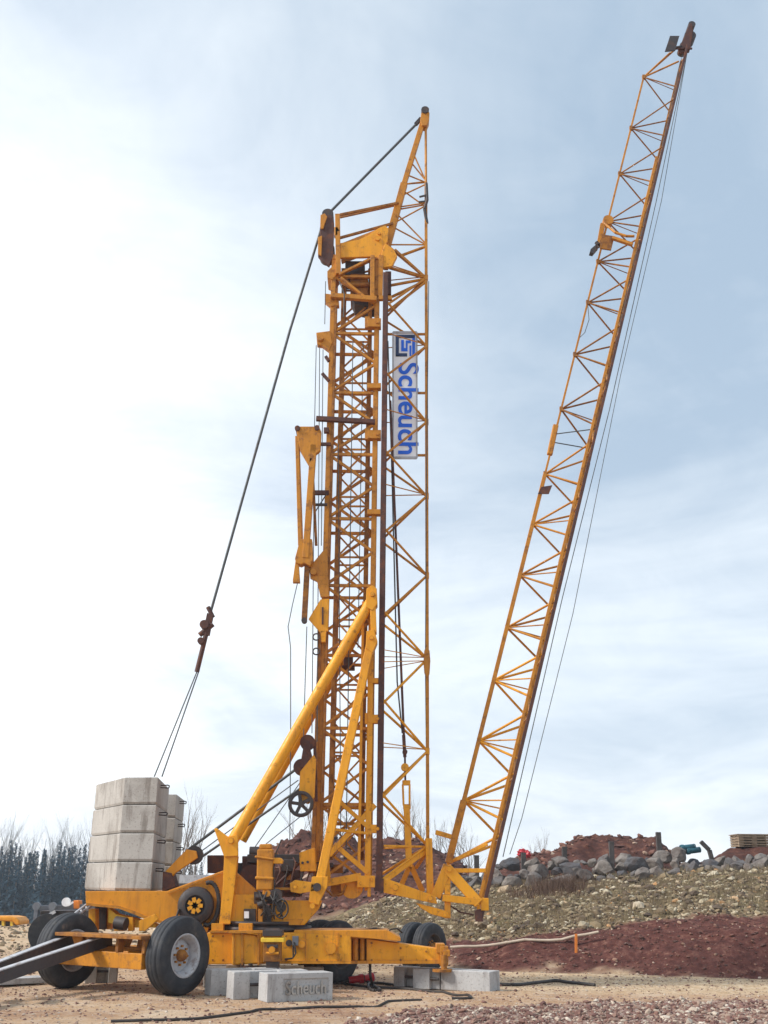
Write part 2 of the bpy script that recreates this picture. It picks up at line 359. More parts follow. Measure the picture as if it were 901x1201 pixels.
def att(n_): a = N.new('ShaderNodeAttribute'); a.attribute_name = n_; return a.outputs['Fac']
tan = rp(N, L, nz(N, L, P, .55, 6, .62), [(.32, (.36, .20, .115)), (.5, (.53, .345, .205)), (.66, (.66, .50, .34))])
tan = mixc(N, L, rp(N, L, nz(N, L, P, 14, 4, .7), [(.5, 0.), (.62, .55)]), tan, (.56, .45, .36))
tan = mixc(N, L, rp(N, L, nz(N, L, P, 22, 5, .75), [(.54, 0.), (.64, .8)]), tan, (.20, .11, .085))
tan = mixc(N, L, rp(N, L, nz(N, L, P, 2.6, 6, .7, (1, 2.2, 1)), [(.50, 0.), (.66, .6)]), tan, (.62, .50, .40))
pale = rp(N, L, nz(N, L, P, 9, 6, .75), [(.35, (.38, .25, .14)), (.5, (.60, .44, .28)), (.66, (.74, .61, .44))])
tan = mixc(N, L, att('pale'), tan, pale)
redc = rp(N, L, nz(N, L, P, 5, 7, .75), [(.36, (.065, .024, .020)), (.55, (.135, .052, .042)), (.70, (.27, .14, .10))])
rubc = rp(N, L, nz(N, L, P, 7, 7, .75), [(.36, (.065, .042, .026)), (.52, (.165, .115, .065)), (.68, (.36, .29, .18))])
rubc = mixc(N, L, rp(N, L, nz(N, L, P, .8, 4), [(.5, 0.), (.64, .6)]), rubc, (.20, .18, .09))
farc = rp(N, L, nz(N, L, P, 3.0, 7, .7), [(.36, (.05, .024, .020)), (.55, (.11, .045, .034)), (.72, (.22, .11, .07))])
forc = rp(N, L, nz(N, L, P, 17, 7, .8), [(.36, (.16, .06, .05)), (.50, (.32, .20, .165)), (.62, (.50, .42, .36)), (.72, (.22, .10, .08))])
c = mixc(N, L, att('red'), tan, redc); c = mixc(N, L, att('rub'), c, rubc); c = mixc(N, L, att('far'), c, farc); c = mixc(N, L, att('fore'), c, forc)
L.new(c, b.inputs['Base Color']); b.inputs['Roughness'].default_value = .95; b.inputs['Specular IOR Level'].default_value = .15
bump(N, L, b, mixc(N, L, .5, nz(N, L, P, 6, 9, .75), nz(N, L, P, 28, 6, .8)), .9, .06)
GROUNDM = m
redz, rubz, farz = zone(GX, GY); forez = fore(GX, GY)
palez = smooth((GX+.2)/2.5)*smooth((GY-18.0)/1.2)*.9
palez = np.maximum(palez, smooth((GY-19.5)/3)*.6)*(1-redz)
g = npmesh('ground', np.stack([GX, GY, GZ], -1).reshape(-1, 3), fc, GROUNDM, dict(red=redz, rub=rubz, far=farz, fore=forez, pale=palez), True)
tag(g, None, None, kind='structure')
def tz(x, y): return float(terrain(np.array([x]), np.array([y]))[0])

# ---- scattered stones (uncountable)
def ico():
    t = (1+5**.5)/2; v = np.array([(-1, t, 0), (1, t, 0), (-1, -t, 0), (1, -t, 0), (0, -1, t), (0, 1, t), (0, -1, -t), (0, 1, -t), (t, 0, -1), (t, 0, 1), (-t, 0, -1), (-t, 0, 1)])/math.sqrt(1+t*t)
    f = np.array([(0, 11, 5), (0, 5, 1), (0, 1, 7), (0, 7, 10), (0, 10, 11), (1, 5, 9), (5, 11, 4), (11, 10, 2), (10, 7, 6), (7, 1, 8), (3, 9, 4), (3, 4, 2), (3, 2, 6), (3, 6, 8), (3, 8, 9), (4, 9, 5), (2, 4, 11), (6, 2, 10), (8, 6, 7), (9, 8, 1)]); return v, f
IV, IF = ico()
def scatter(name, xs, ys, size, material, label, cat, bias=None, flat=.6):
    n = len(xs); z = terrain(xs, ys); V_ = IV[None]*(1+rng.uniform(-.32, .32, (n, 12, 1)))
    sc = size[:, None]*rng.uniform(.6, 1.25, (n, 3))*np.array([1, 1, flat]); V_ = V_*sc[:, None, :]
    a = rng.uniform(0, 6.28, n); ca, sa = np.cos(a)[:, None], np.sin(a)[:, None]
    X = V_[..., 0]*ca-V_[..., 1]*sa; Y = V_[..., 0]*sa+V_[..., 1]*ca; tl = rng.uniform(-.6, .6, n)[:, None]
    Z = V_[..., 2]*np.cos(tl)+X*np.sin(tl); X = X*np.cos(tl)-V_[..., 2]*np.sin(tl)
    V2 = np.stack([X+xs[:, None], Y+ys[:, None], Z+z[:, None]+size[:, None]*.15], -1).reshape(-1, 3)
    f = (IF[None]+12*np.arange(n)[:, None, None]).reshape(-1, 3)
    t = rng.uniform(0, 1, n) if bias is None else bias
    o = npmesh(name, V2, f, material, dict(tint=np.repeat(t, 12)))
    return tag(o, label, cat, kind='stuff')
def sample(n, x0, x1, y0, y1, w):
    xs = rng.uniform(x0, x1, n*6); ys = rng.uniform(y0, y1, n*6); k = rng.uniform(0, 1, n*6) < w(xs, ys); return xs[k][:n], ys[k][:n]
xs, ys = sample(48000, -1, 20, 22, 36, lambda x, y: zone(x, y)[1])
scatter('slope_rubble', xs, ys, np.clip(rng.lognormal(-3.8, .65, len(xs)), .012, .16), RUBM, 'pale and tan stone rubble covering the hillside slope', 'rubble')
xs, ys = sample(4500, -1, 20, 21, 27, lambda x, y: zone(x, y)[0])
scatter('red_soil_clods', xs, ys, np.clip(rng.lognormal(-3.9, .5, len(xs)), .01, .06), REDM, 'dark red soil clods on the low bank', 'soil clods')
xs, ys = sample(5000, -14, 20, 34, 52, lambda x, y: zone(x, y)[2]*(terrain(x, y) > .5))
scatter('mound_clods', xs, ys, np.clip(rng.lognormal(-2.6, .5, len(xs)), .04, .3), REDM, 'red brown earth clods on the spoil mounds', 'soil clods')
xs, ys = sample(26000, -2, 9, 12.5, 18.5, lambda x, y: fore(x, y))
scatter('foreground_gravel', xs, ys, np.clip(rng.lognormal(-4.15, .55, len(xs)), .008, .06), GRAVM, 'loose red and pale gravel in the right foreground', 'gravel')
xs, ys = sample(20000, -9, 10, 13, 30, lambda x, y: (1-np.maximum(zone(x, y)[1], zone(x, y)[0]))*.6)
scatter('yard_gravel', xs, ys, np.clip(rng.lognormal(-4.5, .5, len(xs)), .006, .035), GRAVM, 'small stones strewn over the compacted yard', 'gravel')
xs, ys = sample(3500, -22, -4, 24, 46, lambda x, y: np.ones_like(x))
scatter('pale_gravel', xs, ys, np.clip(rng.lognormal(-3.2, .5, len(xs)), .02, .14), RUBM, 'pale rubble strewn on the ground behind the machine on the left', 'gravel')
# weeds
def weeds(name, xs, ys, h, nb, material, label, cat, spread=.5):
    vs = []; fs = []
    zs = terrain(xs, ys)
    for x, y, z in zip(xs, ys, zs):
        for k in range(nb):
            a = random.uniform(0, 6.28); hh = h*random.uniform(.5, 1.2); bx = x+random.gauss(0, .06); by = y+random.gauss(0, .06)
            ex = bx+math.cos(a)*hh*spread*random.random(); ey = by+math.sin(a)*hh*spread*random.random(); wv = .006
            o = len(vs); vs += [(bx-wv, by, z-.02), (bx+wv, by, z-.02), (ex, ey, z+hh)]; fs.append((o, o+1, o+2))
    o = npmesh(name, np.array(vs), np.array(fs), material); return tag(o, label, cat, kind='stuff')
xs, ys = sample(2600, -1, 18, 23, 33, lambda x, y: zone(x, y)[1])
weeds('dry_weeds', xs, ys, .16, 9, WEED, 'dry straw weeds between the stones on the slope', 'weeds')
cc = W(650, 1040, 29); xs = cc.x+rng.normal(0, .45, 60); ys = cc.y+rng.normal(0, .5, 60)
weeds('brown_scrub', xs, ys, .42, 20, WEEDD, 'brown leafless scrub patch near the top of the slope', 'scrub', 1.0)

# ================================================================ CRANE
TX = W(411, 1040, 19.8).x
crane = thing('construction_crane', (TX, 19.8, 0), 'tall yellow folded tower crane on a wheeled carriage, lattice jib tilted up right', 'crane')
# ---- wheels
def wheel(c, n, R, w, rimm, name='wheel', dish=.5):
    n = Vector(n).normalized(); h = MB()
    h.lathe(c, n, [(w*.12, .001), (w*.12, R*.30), (w*.02, R*.42), (w*.02, R*.5)], 32)
    hub = h.build('wheel', rimm, crane)
    t = MB(); pf = [(-w*.40, R*.50), (-w*.47, R*.58), (-w*.5, R*.72), (-w*.49, R*.86), (-w*.44, R*.94)]
    tr = []
    for i, a in enumerate(np.linspace(-.42, .42, 25)):
        gr = .035*R if i in (5, 6, 12, 18, 19) else 0
        tr.append((w*a, R*(1-.045*(abs(a)/.42)**3)-gr))
    t.lathe(c, n, pf+tr+[(w*.44, R*.94), (w*.462, R*.90), (w*.49, R*.86), (w*.5, R*.80), (w*.505, R*.72), (w*.49, R*.66), (w*.47, R*.58), (w*.40, R*.50), (-w*.40, R*.50)], 56).build('tyre', RUB, hub)
    r = MB(); r.lathe(c, n, [(-w*.42, R*.46), (-w*.44, R*.55), (-w*.36, R*.52), (-w*.2, R*.42), (w*.2, R*.42), (w*.30, R*.48), (w*.42, R*.505), (w*.46, R*.56), (w*.42, R*.565), (w*.40, R*.51), (w*.28, R*.47), (w*.1, R*.43)], 40)
    a = n.orthogonal().normalized(); b2 = n.cross(a)
    r.build('rim', rimm, hub)
    bo = MB(); cap = Vector(c)+n*w*.12
    for k in range(8):
        q = 2*math.pi*k/8; p = cap+(a*math.cos(q)+b2*math.sin(q))*R*.235; bo.tube(p-n*.01, p+n*.035, .018, n=6)
    bo.lathe(cap, n, [(-.02, R*.16), (w*.16, R*.15), (w*.30, R*.10), (w*.32, .001)], 20).build('hub', RUSTY, hub)
    return hub
NF = V(.83, -.56, 0).normalized(); R1 = .555
pn = G(206, 1167); pf_ = G(76, 1158)
wheel(pn+V(0, 0, R1-.01), NF, R1, .34, LGREY); wheel(pf_+V(0, 0, R1-.01), NF, R1, .34, LGREY)
NR = V(.78, -.62, 0).normalized()
pa = G(394, 1153); pb = G(504, 1138)
for p, R in ((pa, .50), (pb, .44)):
    wheel(p+V(0, 0, R-.01), NR, R, .26, DARK); wheel(p-NR*.37+V(0, 0, R-.01), NR, R, .26, DARK)
# axles
A = (pn+pf_)/2; HD = V(NF.y, -NF.x, 0)        # towards the drawbar (left / viewer)
HD = -HD if HD.x > 0 else HD
zc = R1
MB().bar(pn+V(0, 0, zc)-NF*.2, pf_+V(0, 0, zc)+NF*.2, .16, .16).build('front_axle', YELD, crane, .01)
MB().bar(pa+V(0, 0, .5)-NR*.6, pa+V(0, 0, .5)-NR*1.9, .14, .14).bar(pb+V(0, 0, .44)-NR*.6, pb+V(0, 0, .44)-NR*1.7, .14, .14).build('rear_axle', RUSTY, crane, .01)
# front carriage frame: beams, plates
b = MB(); c0 = A+HD*.38
b.bar(c0-NF*-.88+V(0, 0, .47), c0-NF*1.0+V(0, 0, .47), .10, .22)
b.bar(A-HD*.45+NF*.75+V(0, 0, .50), A-HD*.45-NF*.75+V(0, 0, .50), .10, .24)
b.bar(A+HD*.40+NF*.5+V(0, 0, .5), A-HD*1.2+NF*.45+V(0, 0, .5), .10, .2); b.bar(A+HD*.40-NF*.5+V(0, 0, .5), A-HD*1.2-NF*.5+V(0, 0, .5), .10, .2)
b.build('front_frame', YELD, crane, .008)
b = MB(); b.bar(c0+NF*.95+V(0, 0, .80), c0-NF*1.05+V(0, 0, .80), .34, .05); b.bar(A+HD*.1+NF*.7+V(0, 0, .78), A+HD*.1-NF*.8+V(0, 0, .78), .5, .035)
for t in (-.95, -.3, .35, .9): b.bar(c0+NF*t+V(0, 0, .58), c0+NF*t+V(0, 0, .78), .12, .06, NF)
b.build('carriage_deck', RUSTY, crane, .006)
# brackets and small gear above the front carriage
b = MB()
for (x0, y0, x1, y1, Y, D) in ((104, 1066, 112, 1092, 18.9, .25), (120, 1062, 131, 1090, 19.3, .1), (150, 1076, 156, 1092, 18.7, .15), (134, 1078, 146, 1092, 18.6, .2), (96, 1080, 106, 1090, 18.9, .1)):
    b.pbox(x0, y0, x1, y1, Y, D)
b.pp([(163, 1080), (182, 1072), (186, 1078), (170, 1092), (163, 1092)], 18.3, .06)
b.build('bracket', YEL, crane, .006)
b = MB()
b.pp([(127, 1064), (136, 1072), (160, 1078), (183, 1084), (183, 1088), (150, 1088), (127, 1082)], 18.9, .3); b.build('steering_guard', YELB, crane, .006)
b = MB(); b.pbox(111, 1062, 124, 1090, 19.2, .25); b.tube(W(136, 1082, 18.55), W(148, 1084, 18.5), .10, n=14); b.build('valve_block', DARK, crane, .006)
b = MB(); b.tube(W(74, 1082, 18.4), W(103, 1060, 18.9), .022); b.tube(W(80, 1080, 18.5), W(108, 1062, 19), .016)
for k in range(5): p = W(78+k*6, 1081-k*4, 18.45); b.disc(p, (1, 0, .6), .032, .02, 10)
b.build('brake_linkage', LGREY, crane)
b = MB(); b.pbox(96, 1099, 103, 1110, 18.15, .05); b.pp([(84, 1097), (97, 1096), (97, 1110), (88, 1110)], 18.0, .06); b.pp([(140, 1098), (157, 1098), (152, 1110), (138, 1110)], 18.0, .05); b.pp([(163, 1096), (176, 1096), (172, 1112), (160, 1112)], 17.95, .05)
b.build('axle_plate', YELD, crane, .005)
b = MB()
for (x, y) in ((122, 1130), (136, 1131), (148, 1128)): b.tube(W(x, y-8, 18.4), W(x+3, y+3, 18.4), .05, n=8)
b.tube(W(125, 1127, 18.4), W(190, 1131, 18.9), .04); b.build('tie_rod', DARK, crane)
# drawbar arms
for a, q in (((130, 1102, 18.1), (-70, 1169, 14.9)), ((92, 1099, 18.6), (-70, 1162, 15.3))):
    p0, p1 = W(*a), W(*q)
    d = MB().bar(p0, p1, .07, .17).build('drawbar_arm', BLACKBAR, crane, .006)
    MB().bar(p0+V(0, 0, .09), p1+V(0, 0, .09), .10, .016).build('pale_top_strip', LGREY, d)  # pale strip along the top of the dark bar
MB().bar(W(-70, 1169, 14.9), W(-70, 1162, 15.3), .1, .12).build('drawbar_eye_beam', BLACKBAR, crane, .006)
# ---- main chassis box and outrigger arms
b = MB(); b.pp([(243, 1094), (306, 1094), (306, 1131), (243, 1131)], 18.5, 1.5); b.pp([(306, 1094), (412, 1094), (412, 1130), (306, 1130)], 18.55, 1.1)
b.pp([(186, 1097), (243, 1095), (243, 1126), (186, 1124)], 18.9, .5)
b.build('chassis_box', YEL, crane, .012)
b = MB(); b.pp([(272, 1093), (300, 1097), (308, 1108), (308, 1130), (272, 1132)], 18.1, .38); b.build('outrigger_hinge_box', YEL, crane, .02)
b = MB()
for x in (273, 283, 302): b.pbox(x, 1094, x+2.2, 1132, 18.06, .06)
b.pbox(268, 1092, 310, 1094.5, 18.0, .3); b.pbox(246, 1091.5, 300, 1094, 18.45, .2); b.build('stiffener', YELD, crane)
b = MB(); b.pp([(430, 1101), (516, 1113), (516, 1130), (430, 1130)], 18.75, .34); b.build('outrigger_arm', YEL, crane, .012)
b = MB(); b.pp([(345, 1091), (454, 1091), (470, 1100), (470, 1104), (400, 1098), (345, 1095)], 18.55, .9); b.build('chassis_top_plate', YELO, crane, .008)
b = MB(); b.pbox(412, 1099, 430, 1129, 18.9, .2); b.build('hinge_recess', RUSTY, crane)
b = MB(); b.tube(W(417, 1100, 18.8), W(417, 1130, 18.8), .05); b.tube(W(425, 1100, 18.8), W(425, 1130, 18.8), .04); b.pbox(411, 1127, 431, 1130.5, 18.7, .3); b.pbox(411, 1098.5, 431, 1101, 18.7, .3); b.build('hinge_pin', YELD, crane, .004)
b = MB(); b.pbox(516, 1110, 526, 1133, 18.7, .4); b.pbox(512, 1107, 522, 1118, 18.72, .36); b.pbox(520, 1114, 528, 1122, 18.66, .3); b.build('arm_end_bracket', YELD, crane, .01)
b = MB(); b.tube(W(521, 1120, 18.68), W(521, 1138, 18.68), .05); b.disc(W(519, 1138, 18.7), (0, 0, 1), .16, .04); b.build('outrigger_jack', RUSTY, crane)
for cx, cy in ((388, 1112), (354, 1107)):
    b = MB(); b.disc(W(cx, cy, 18.52), (0, 1, 0), .085 if cx > 370 else .06, .06); b.build('pivot_boss', YELO, crane, .008)
b = MB(); b.tube(W(344, 1104, 18.5), W(344, 1122, 18.5), .012); b.poly([W(345, 1105, 18.48), W(347, 1118, 18.45), W(343, 1124, 18.45), W(334, 1125, 18.45)], .014); b.build('hydraulic_hose', HOSE, crane)
b = MB(); b.pbox(343, 1098, 350, 1109, 18.48, .08); b.build('junction_box', GREY, crane, .004)
b = MB(); b.disc(W(339, 1106, 18.53), (0, 1, 0), .05, .04); b.build('dark_hole_disc', DARK, crane)  # solid dark disc, coloured for the shade inside a hole
b = MB()
for x in (250, 262, 312, 336, 372, 400, 436, 470, 500):
    for y in (1098, 1126):
        if x >= 436 and y == 1098: y = 1106 if x == 436 else 1112 if x == 470 else 1116
        b.disc(W(x, y, 18.52 if x < 420 else 18.74)+V(0, -.01, 0), (0, 1, 0), .018, .03, 6)
    MB_ = None
b.build('bolt_head', RUSTY, crane)
b = MB()
for x in (358, 396): b.pbox(x, 1094, x+1.2, 1130, 18.535, .02)
b.pp([(430, 1126), (516, 1126), (516, 1130.5), (430, 1130.5)], 18.72, .03); b.pp([(306, 1127), (412, 1127), (412, 1130.5), (306, 1130.5)], 18.53, .02); b.build('weld_strip', YELO, crane)
b = MB(); b.poly([W(455, 1096, 18.8), W(458, 1090, 18.8), W(466, 1089, 18.85), W(472, 1094, 18.9)], .014); b.poly([W(400, 1093, 18.9), W(440, 1089, 18.9), W(455, 1091, 18.9)], .012); b.build('hydraulic_hose', HOSE, crane)
# beam underside bits
b = MB()
for x in (284, 294): b.tube(W(x, 1130, 18.1), W(x, 1140, 18.1), .035)
b.tube(W(284, 1136, 18.1), W(294, 1136, 18.1), .03); b.build('spindle', DARK, crane)
# central jack
b = MB(); b.pbox(309, 1096, 329, 1128, 17.75, .28); j = b.build('jack_housing', RUSTY, crane, .01)
b = MB(); b.pbox(306, 1100, 333, 1105, 17.70, .36); b.build('jack_collar', YELB, j, .006)
b = MB(); b.pbox(308, 1091, 331, 1098, 17.72, .34); b.tube(W(312, 1092, 17.8), W(328, 1092, 17.8), .04); b.pbox(313, 1108, 326, 1112, 17.7, .1); b.pbox(312, 1120, 327, 1136, 17.78, .2); b.build('jack_head', DARK, j, .006)
b = MB(); b.tube(W(319, 1128, 17.85), W(319, 1143, 17.85), .055, n=14); b.tube(W(324, 1128, 17.8), W(324, 1143, 17.8), .02); b.build('jack_piston', RUST, j)
b = MB(); b.disc(W(319, 1144.5, 17.85), (0, 0, 1), .30, .035, 28); b.disc(W(319, 1143, 17.85), (0, 0, 1), .14, .05); b.build('jack_foot', RUSTY, j)
b = MB(); b.disc(W(319, 1114, 17.70), (0, 1, 0), .05, .05); b.tube(W(312, 1118, 17.7), W(327, 1118, 17.7), .02); b.build('jack_bolt', YELO, j)
# turntable
b = MB(); tcn = V(W(305, 1086, 19.35).x, 19.35, 0); z0 = W(305, 1092, 18.4).z; z1 = W(305, 1083, 18.4).z
b.lathe(tcn, (0, 0, 1), [(z0-.02, .0), (z0-.02, .86), (z0+.05, .86), (z0+.05, .80), (z1-.03, .80), (z1-.03, .84), (z1+.02, .84), (z1+.02, 0)], 64); b.build('turntable', DARK, crane)
# ---- slewing platform: side beams (near and far)
PLAT = [(100, 1045), (196, 1045), (262, 1021), (275, 1021), (302, 1045), (302, 1085), (216, 1085), (198, 1083), (176, 1079), (158, 1071), (140, 1065), (101, 1061)]
for Y in (18.75, 20.35):
    b = MB(); b.pp(PLAT, Y, .10); b.build('platform_beam', YELO, crane, .008)
b = MB(); b.pp([(197, 1046.5), (263, 1021.5), (263, 1023.5), (197, 1048.5)], 18.70, .04); b.pp([(101, 1059), (140, 1063), (158, 1069), (178, 1077.5), (198, 1082), (216, 1084), (216, 1086), (198, 1084.5), (176, 1080.5), (156, 1072), (140, 1066), (101, 1062)], 18.70, .2)
b.build('beam_flange', YELD, crane)
b = MB(); b.pp([(102, 1046), (192, 1046), (192, 1060), (102, 1060)], 18.9, 1.4); b.pp([(220, 1050), (300, 1050), (300, 1080), (220, 1080)], 18.9, 1.4); b.pp([(302, 1078), (356, 1078), (352, 1085), (302, 1085)], 18.7, 1.6); b.build('platform_crossbox', YELO, crane)
b = MB(); b.pp([(316, 1056), (378, 1056), (374, 1066), (357, 1085), (316, 1085)], 18.72, .12); b.pp([(316, 1056), (378, 1056), (374, 1066), (357, 1085), (316, 1085)], 20.3, .12); b.build('platform_front_plate', YEL, crane, .01)
b = MB(); b.pp([(262, 1049), (302, 1049), (302, 1085), (256, 1085)], 18.66, .08); b.build('side_cover', YEL, crane, .01)
b = MB(); b.pp([(280, 1083), (296, 1083), (296, 1092), (280, 1092)], 18.4, .2); b.pp([(248, 1083), (262, 1083), (262, 1093), (248, 1093)], 18.5, .2); b.pp([(206, 1084), (246, 1084), (243, 1094), (210, 1090)], 18.6, .5); b.build('turntable_bracket', YELO, crane, .006)
# post with fork plate
b = MB(); b.pp([(263, 1004), (279, 1004), (275, 1044), (270, 1084), (257, 1084), (261, 1044)], 18.55, .16); b.build('strut_post', YEL, crane, .01)
b = MB(); b.pp([(251, 972), (254, 971), (267, 981), (279, 979), (279.5, 1004), (263, 1005)], 18.50, .05); b.pp([(251, 972), (254, 971), (267, 981), (279, 979), (279.5, 1004), (263, 1005)], 18.72, .05); b.disc(W(271, 986, 18.48), (0, 1, 0), .045, .08); b.build('fork_plate', YEL, crane, .008)
b = MB(); b.pp([(251, 972), (254, 971), (267, 981), (279, 979), (279.5, 1004), (263, 1005)], 20.3, .05); b.pp([(263, 1004), (279, 1004), (275, 1044), (270, 1084), (257, 1084), (261, 1044)], 20.3, .14); b.build('far_strut_post', YELD, crane, .008)
# cylinder block (hydraulic unit)
b = MB(); q0, q1 = W(311, 1044, 18.6), W(312, 996, 18.6)
b.bar(q0, q1, .26, .26, (0, 1, 0)); b.bar(W(312, 996, 18.6), W(312, 990, 18.6), .20, .2, (0, 1, 0)); b.bar(W(311, 1008, 18.6), W(311.5, 1005, 18.6), .32, .32, (0, 1, 0)); b.bar(W(311, 1032, 18.6), W(311.3, 1028, 18.6), .30, .30, (0, 1, 0))
b.build('hydraulic_tank', YELD, crane, .02)
b = MB(); b.pp([(320, 1006), (329, 1006), (332, 1009), (331, 1013), (320, 1013)], 18.5, .15); b.build('filter_cap', YEL, crane, .01)
b = MB()
b.pbox(298, 1046, 330, 1060, 18.62, .2); b.pbox(286, 1066, 300, 1082, 18.6, .2); b.pbox(306, 1062, 318, 1084, 18.63, .2); b.disc(W(324, 1050, 18.5), (0, 1, 0), .10, .12); b.disc(W(330, 1064, 18.45), (0, 1, 0), .08, .05); b.tube(W(300, 1052, 18.5), W(322, 1052, 18.5), .05); b.tube(W(303, 1062, 18.5), W(312, 1058, 18.5), .06)
b.build('valve_assembly', DARK, crane, .006)
b = MB(); b.pbox(305, 1050, 313, 1057, 18.5, .1); b.pbox(303, 1066, 308, 1082, 18.52, .1); b.tube(W(310, 1044, 18.5), W(310, 1062, 18.5), .03); b.pbox(318, 1041, 352, 1044, 18.7, .1); b.disc(W(314, 1048, 18.46), (0, 1, 0), .05, .05); b.build('valve_fitting', YELD, crane, .004)
b = MB(); b.pbox(286.5, 1069, 292, 1077, 18.57, .03); b.build('gauge_plate', WHITE, crane)
b = MB()
for k in range(9):
    xa = 304+k*3.2; b.poly([W(xa, 1045+k % 3*4, 18.45), W(xa+4-(k % 4)*3, 1056, 18.38), W(xa+8-(k % 3)*4, 1066+(k % 4)*2, 18.40), W(xa+2, 1074+(k % 3)*2, 18.48)], .013)
ring = [W(330, 1066, 18.4)+V(math.cos(t)*.11, 0, math.sin(t)*.14) for t in np.linspace(0, 6.28, 16)]; b.poly(ring, .014)
b.poly([W(322, 1044, 18.5), W(321, 1020, 18.5), W(324, 1000, 18.6), W(330, 985, 18.7)], .012)
b.build('hydraulic_hose', HOSE, crane)
# lever arm and strut foot
b = MB(); b.pp([(340, 1036), (346, 1032), (374, 1036), (376, 1044), (352, 1048), (341, 1046)], 18.6, .1); b.disc(W(346, 1040, 18.58), (0, 1, 0), .03, .06); b.build('lever_arm', YEL, crane, .008)
b = MB(); b.pp([(366, 1028), (385, 1028), (384, 1040), (376, 1056), (374, 1062), (362, 1058)], 18.60, .12); b.disc(W(366.5, 1062.5, 18.58), (0, 1, 0), .045, .06); b.build('strut_foot', YEL, crane, .01)
b = MB(); b.disc(W(372, 1040.5, 18.56), (0, 1, 0), .065, .08); b.build('pivot_pin', DARK, crane)
# boxes on the deck behind
b = MB(); b.pbox(243, 1003, 268, 1024, 19.6, .9); b.pbox(284, 1004, 304, 1042, 19.7, .6); b.pbox(322, 1020, 352, 1052, 19.4, .6); b.build('rusty_housing', RUST, crane, .015)
b = MB(); b.pbox(290, 1002, 352, 1012, 19.5, 1.1); b.pbox(268, 1012, 290, 1046, 20.0, .4); b.tube(W(293, 1000, 19.6), W(306, 1000, 19.6), .10, n=12); b.pbox(330, 1008, 345, 1022, 19.1, .2); b.build('engine', DARK, crane, .01)
b = MB(); b.disc(W(296, 1030, 19.5), (0, 1, 0), .22, .1); b.disc(W(334, 1034, 19.3), (0, 1, 0), .18, .1); b.tube(W(322, 1040, 19.2), W(352, 1012, 19.2), .025); b.build('pump_pulley', RUST, crane)
b = MB(); b.pp([(351, 1000), (369, 994), (371, 1022), (352, 1022)], 18.9, .4); b.build('control_box', YEL, crane, .01)
b = MB(); b.disc(W(355, 1012, 18.88), (0, 1, 0), .022, .03); b.disc(W(361, 1011, 18.88), (0, 1, 0), .022, .03); b.build('switch', DARK, crane)
rc_ = random.Random(12)
for k in range(16):
    x = rc_.uniform(322, 384); y = rc_.uniform(1004, 1052); wv, hv = rc_.uniform(3, 10), rc_.uniform(3, 9); Yc = rc_.uniform(19.15, 19.9)
    b = MB()
    if k % 3: b.pbox(x, y, x+wv, y+hv, Yc, rc_.uniform(.1, .35))
    else: b.disc(W(x, y, Yc), (0, 1, 0), rc_.uniform(.05, .12), rc_.uniform(.06, .2), 14)
    b.build(('housing', 'pump', 'valve')[k % 3], (RUST, DARK, YELD, RUSTY)[k % 4], crane, .006)
for k in range(7):
    x = 318+k*9; MB().poly([W(x, 1050-(k % 3)*6, 19.1), W(x+5, 1036+(k % 2)*8, 19.0), W(x+11, 1022-(k % 3)*5, 19.05), W(x+8, 1006+(k % 2)*6, 19.2)], .014, 6).build('hydraulic_hose', HOSE if k % 2 else RUST, crane)
# rope reel on the beam
b = MB(); cc = W(230, 1062, 18.62); b.disc(cc+V(0, .04, 0), (0, 1, 0), .27, .12, 32); b.lathe(cc, (0, 1, 0), [(-.1, .16), (-.1, .27), (-.06, .29), (-.02, .27), (.03, .29)], 32); rl = b.build('cable_reel', DARK, crane)
b = MB(); b.disc(cc+V(0, -.09, 0), (0, 1, 0), .09, .03)
for k in range(7): t = 2*math.pi*k/7; b.bar(cc+V(0, -.10, 0), cc+V(math.cos(t)*.125, -.10, math.sin(t)*.125), .06, .02, (0, 1, 0))
b.build('reel_spider', YEL, rl)
b = MB(); b.poly([cc+V(.20+.17*math.cos(t), -.02, .03+.33*math.sin(t)) for t in np.linspace(1.9, -1.9, 12)], .035, 8); b.poly([cc+V(-.25, -.1, -.05), cc+V(-.30, -.12, -.25), cc+V(-.2, -.12, -.35)], .02); b.build('reel_hose', HOSE, rl)
b = MB(); b.bar(W(218, 1044, 18.6), W(240, 1043, 18.6), .04, .02); b.tube(W(222, 1040, 18.6), W(222, 1048, 18.6), .012); b.tube(W(238, 1040, 18.6), W(238, 1050, 18.6), .012); b.build('reel_bracket', RUSTY, rl)
# pulley arm beside the ballast
b = MB(); b.pp([(192, 1024), (219, 996), (230, 998), (232, 1006), (206, 1024), (196, 1036)], 19.0, .06); b.pp([(192, 1024), (219, 996), (230, 998), (232, 1006), (206, 1024), (196, 1036)], 19.28, .06); pa_ = b.build('pulley_arm', YELO, crane, .01)
b = MB(); b.disc(W(228, 1003, 19.12), (0, 1, 0), .15, .10, 28); b.build('sheave', DARK, pa_)
b = MB(); b.pp([(191, 1022), (201, 1024), (206, 1040), (190, 1046)], 18.95, .4); b.build('arm_base', RUST, pa_, .01)

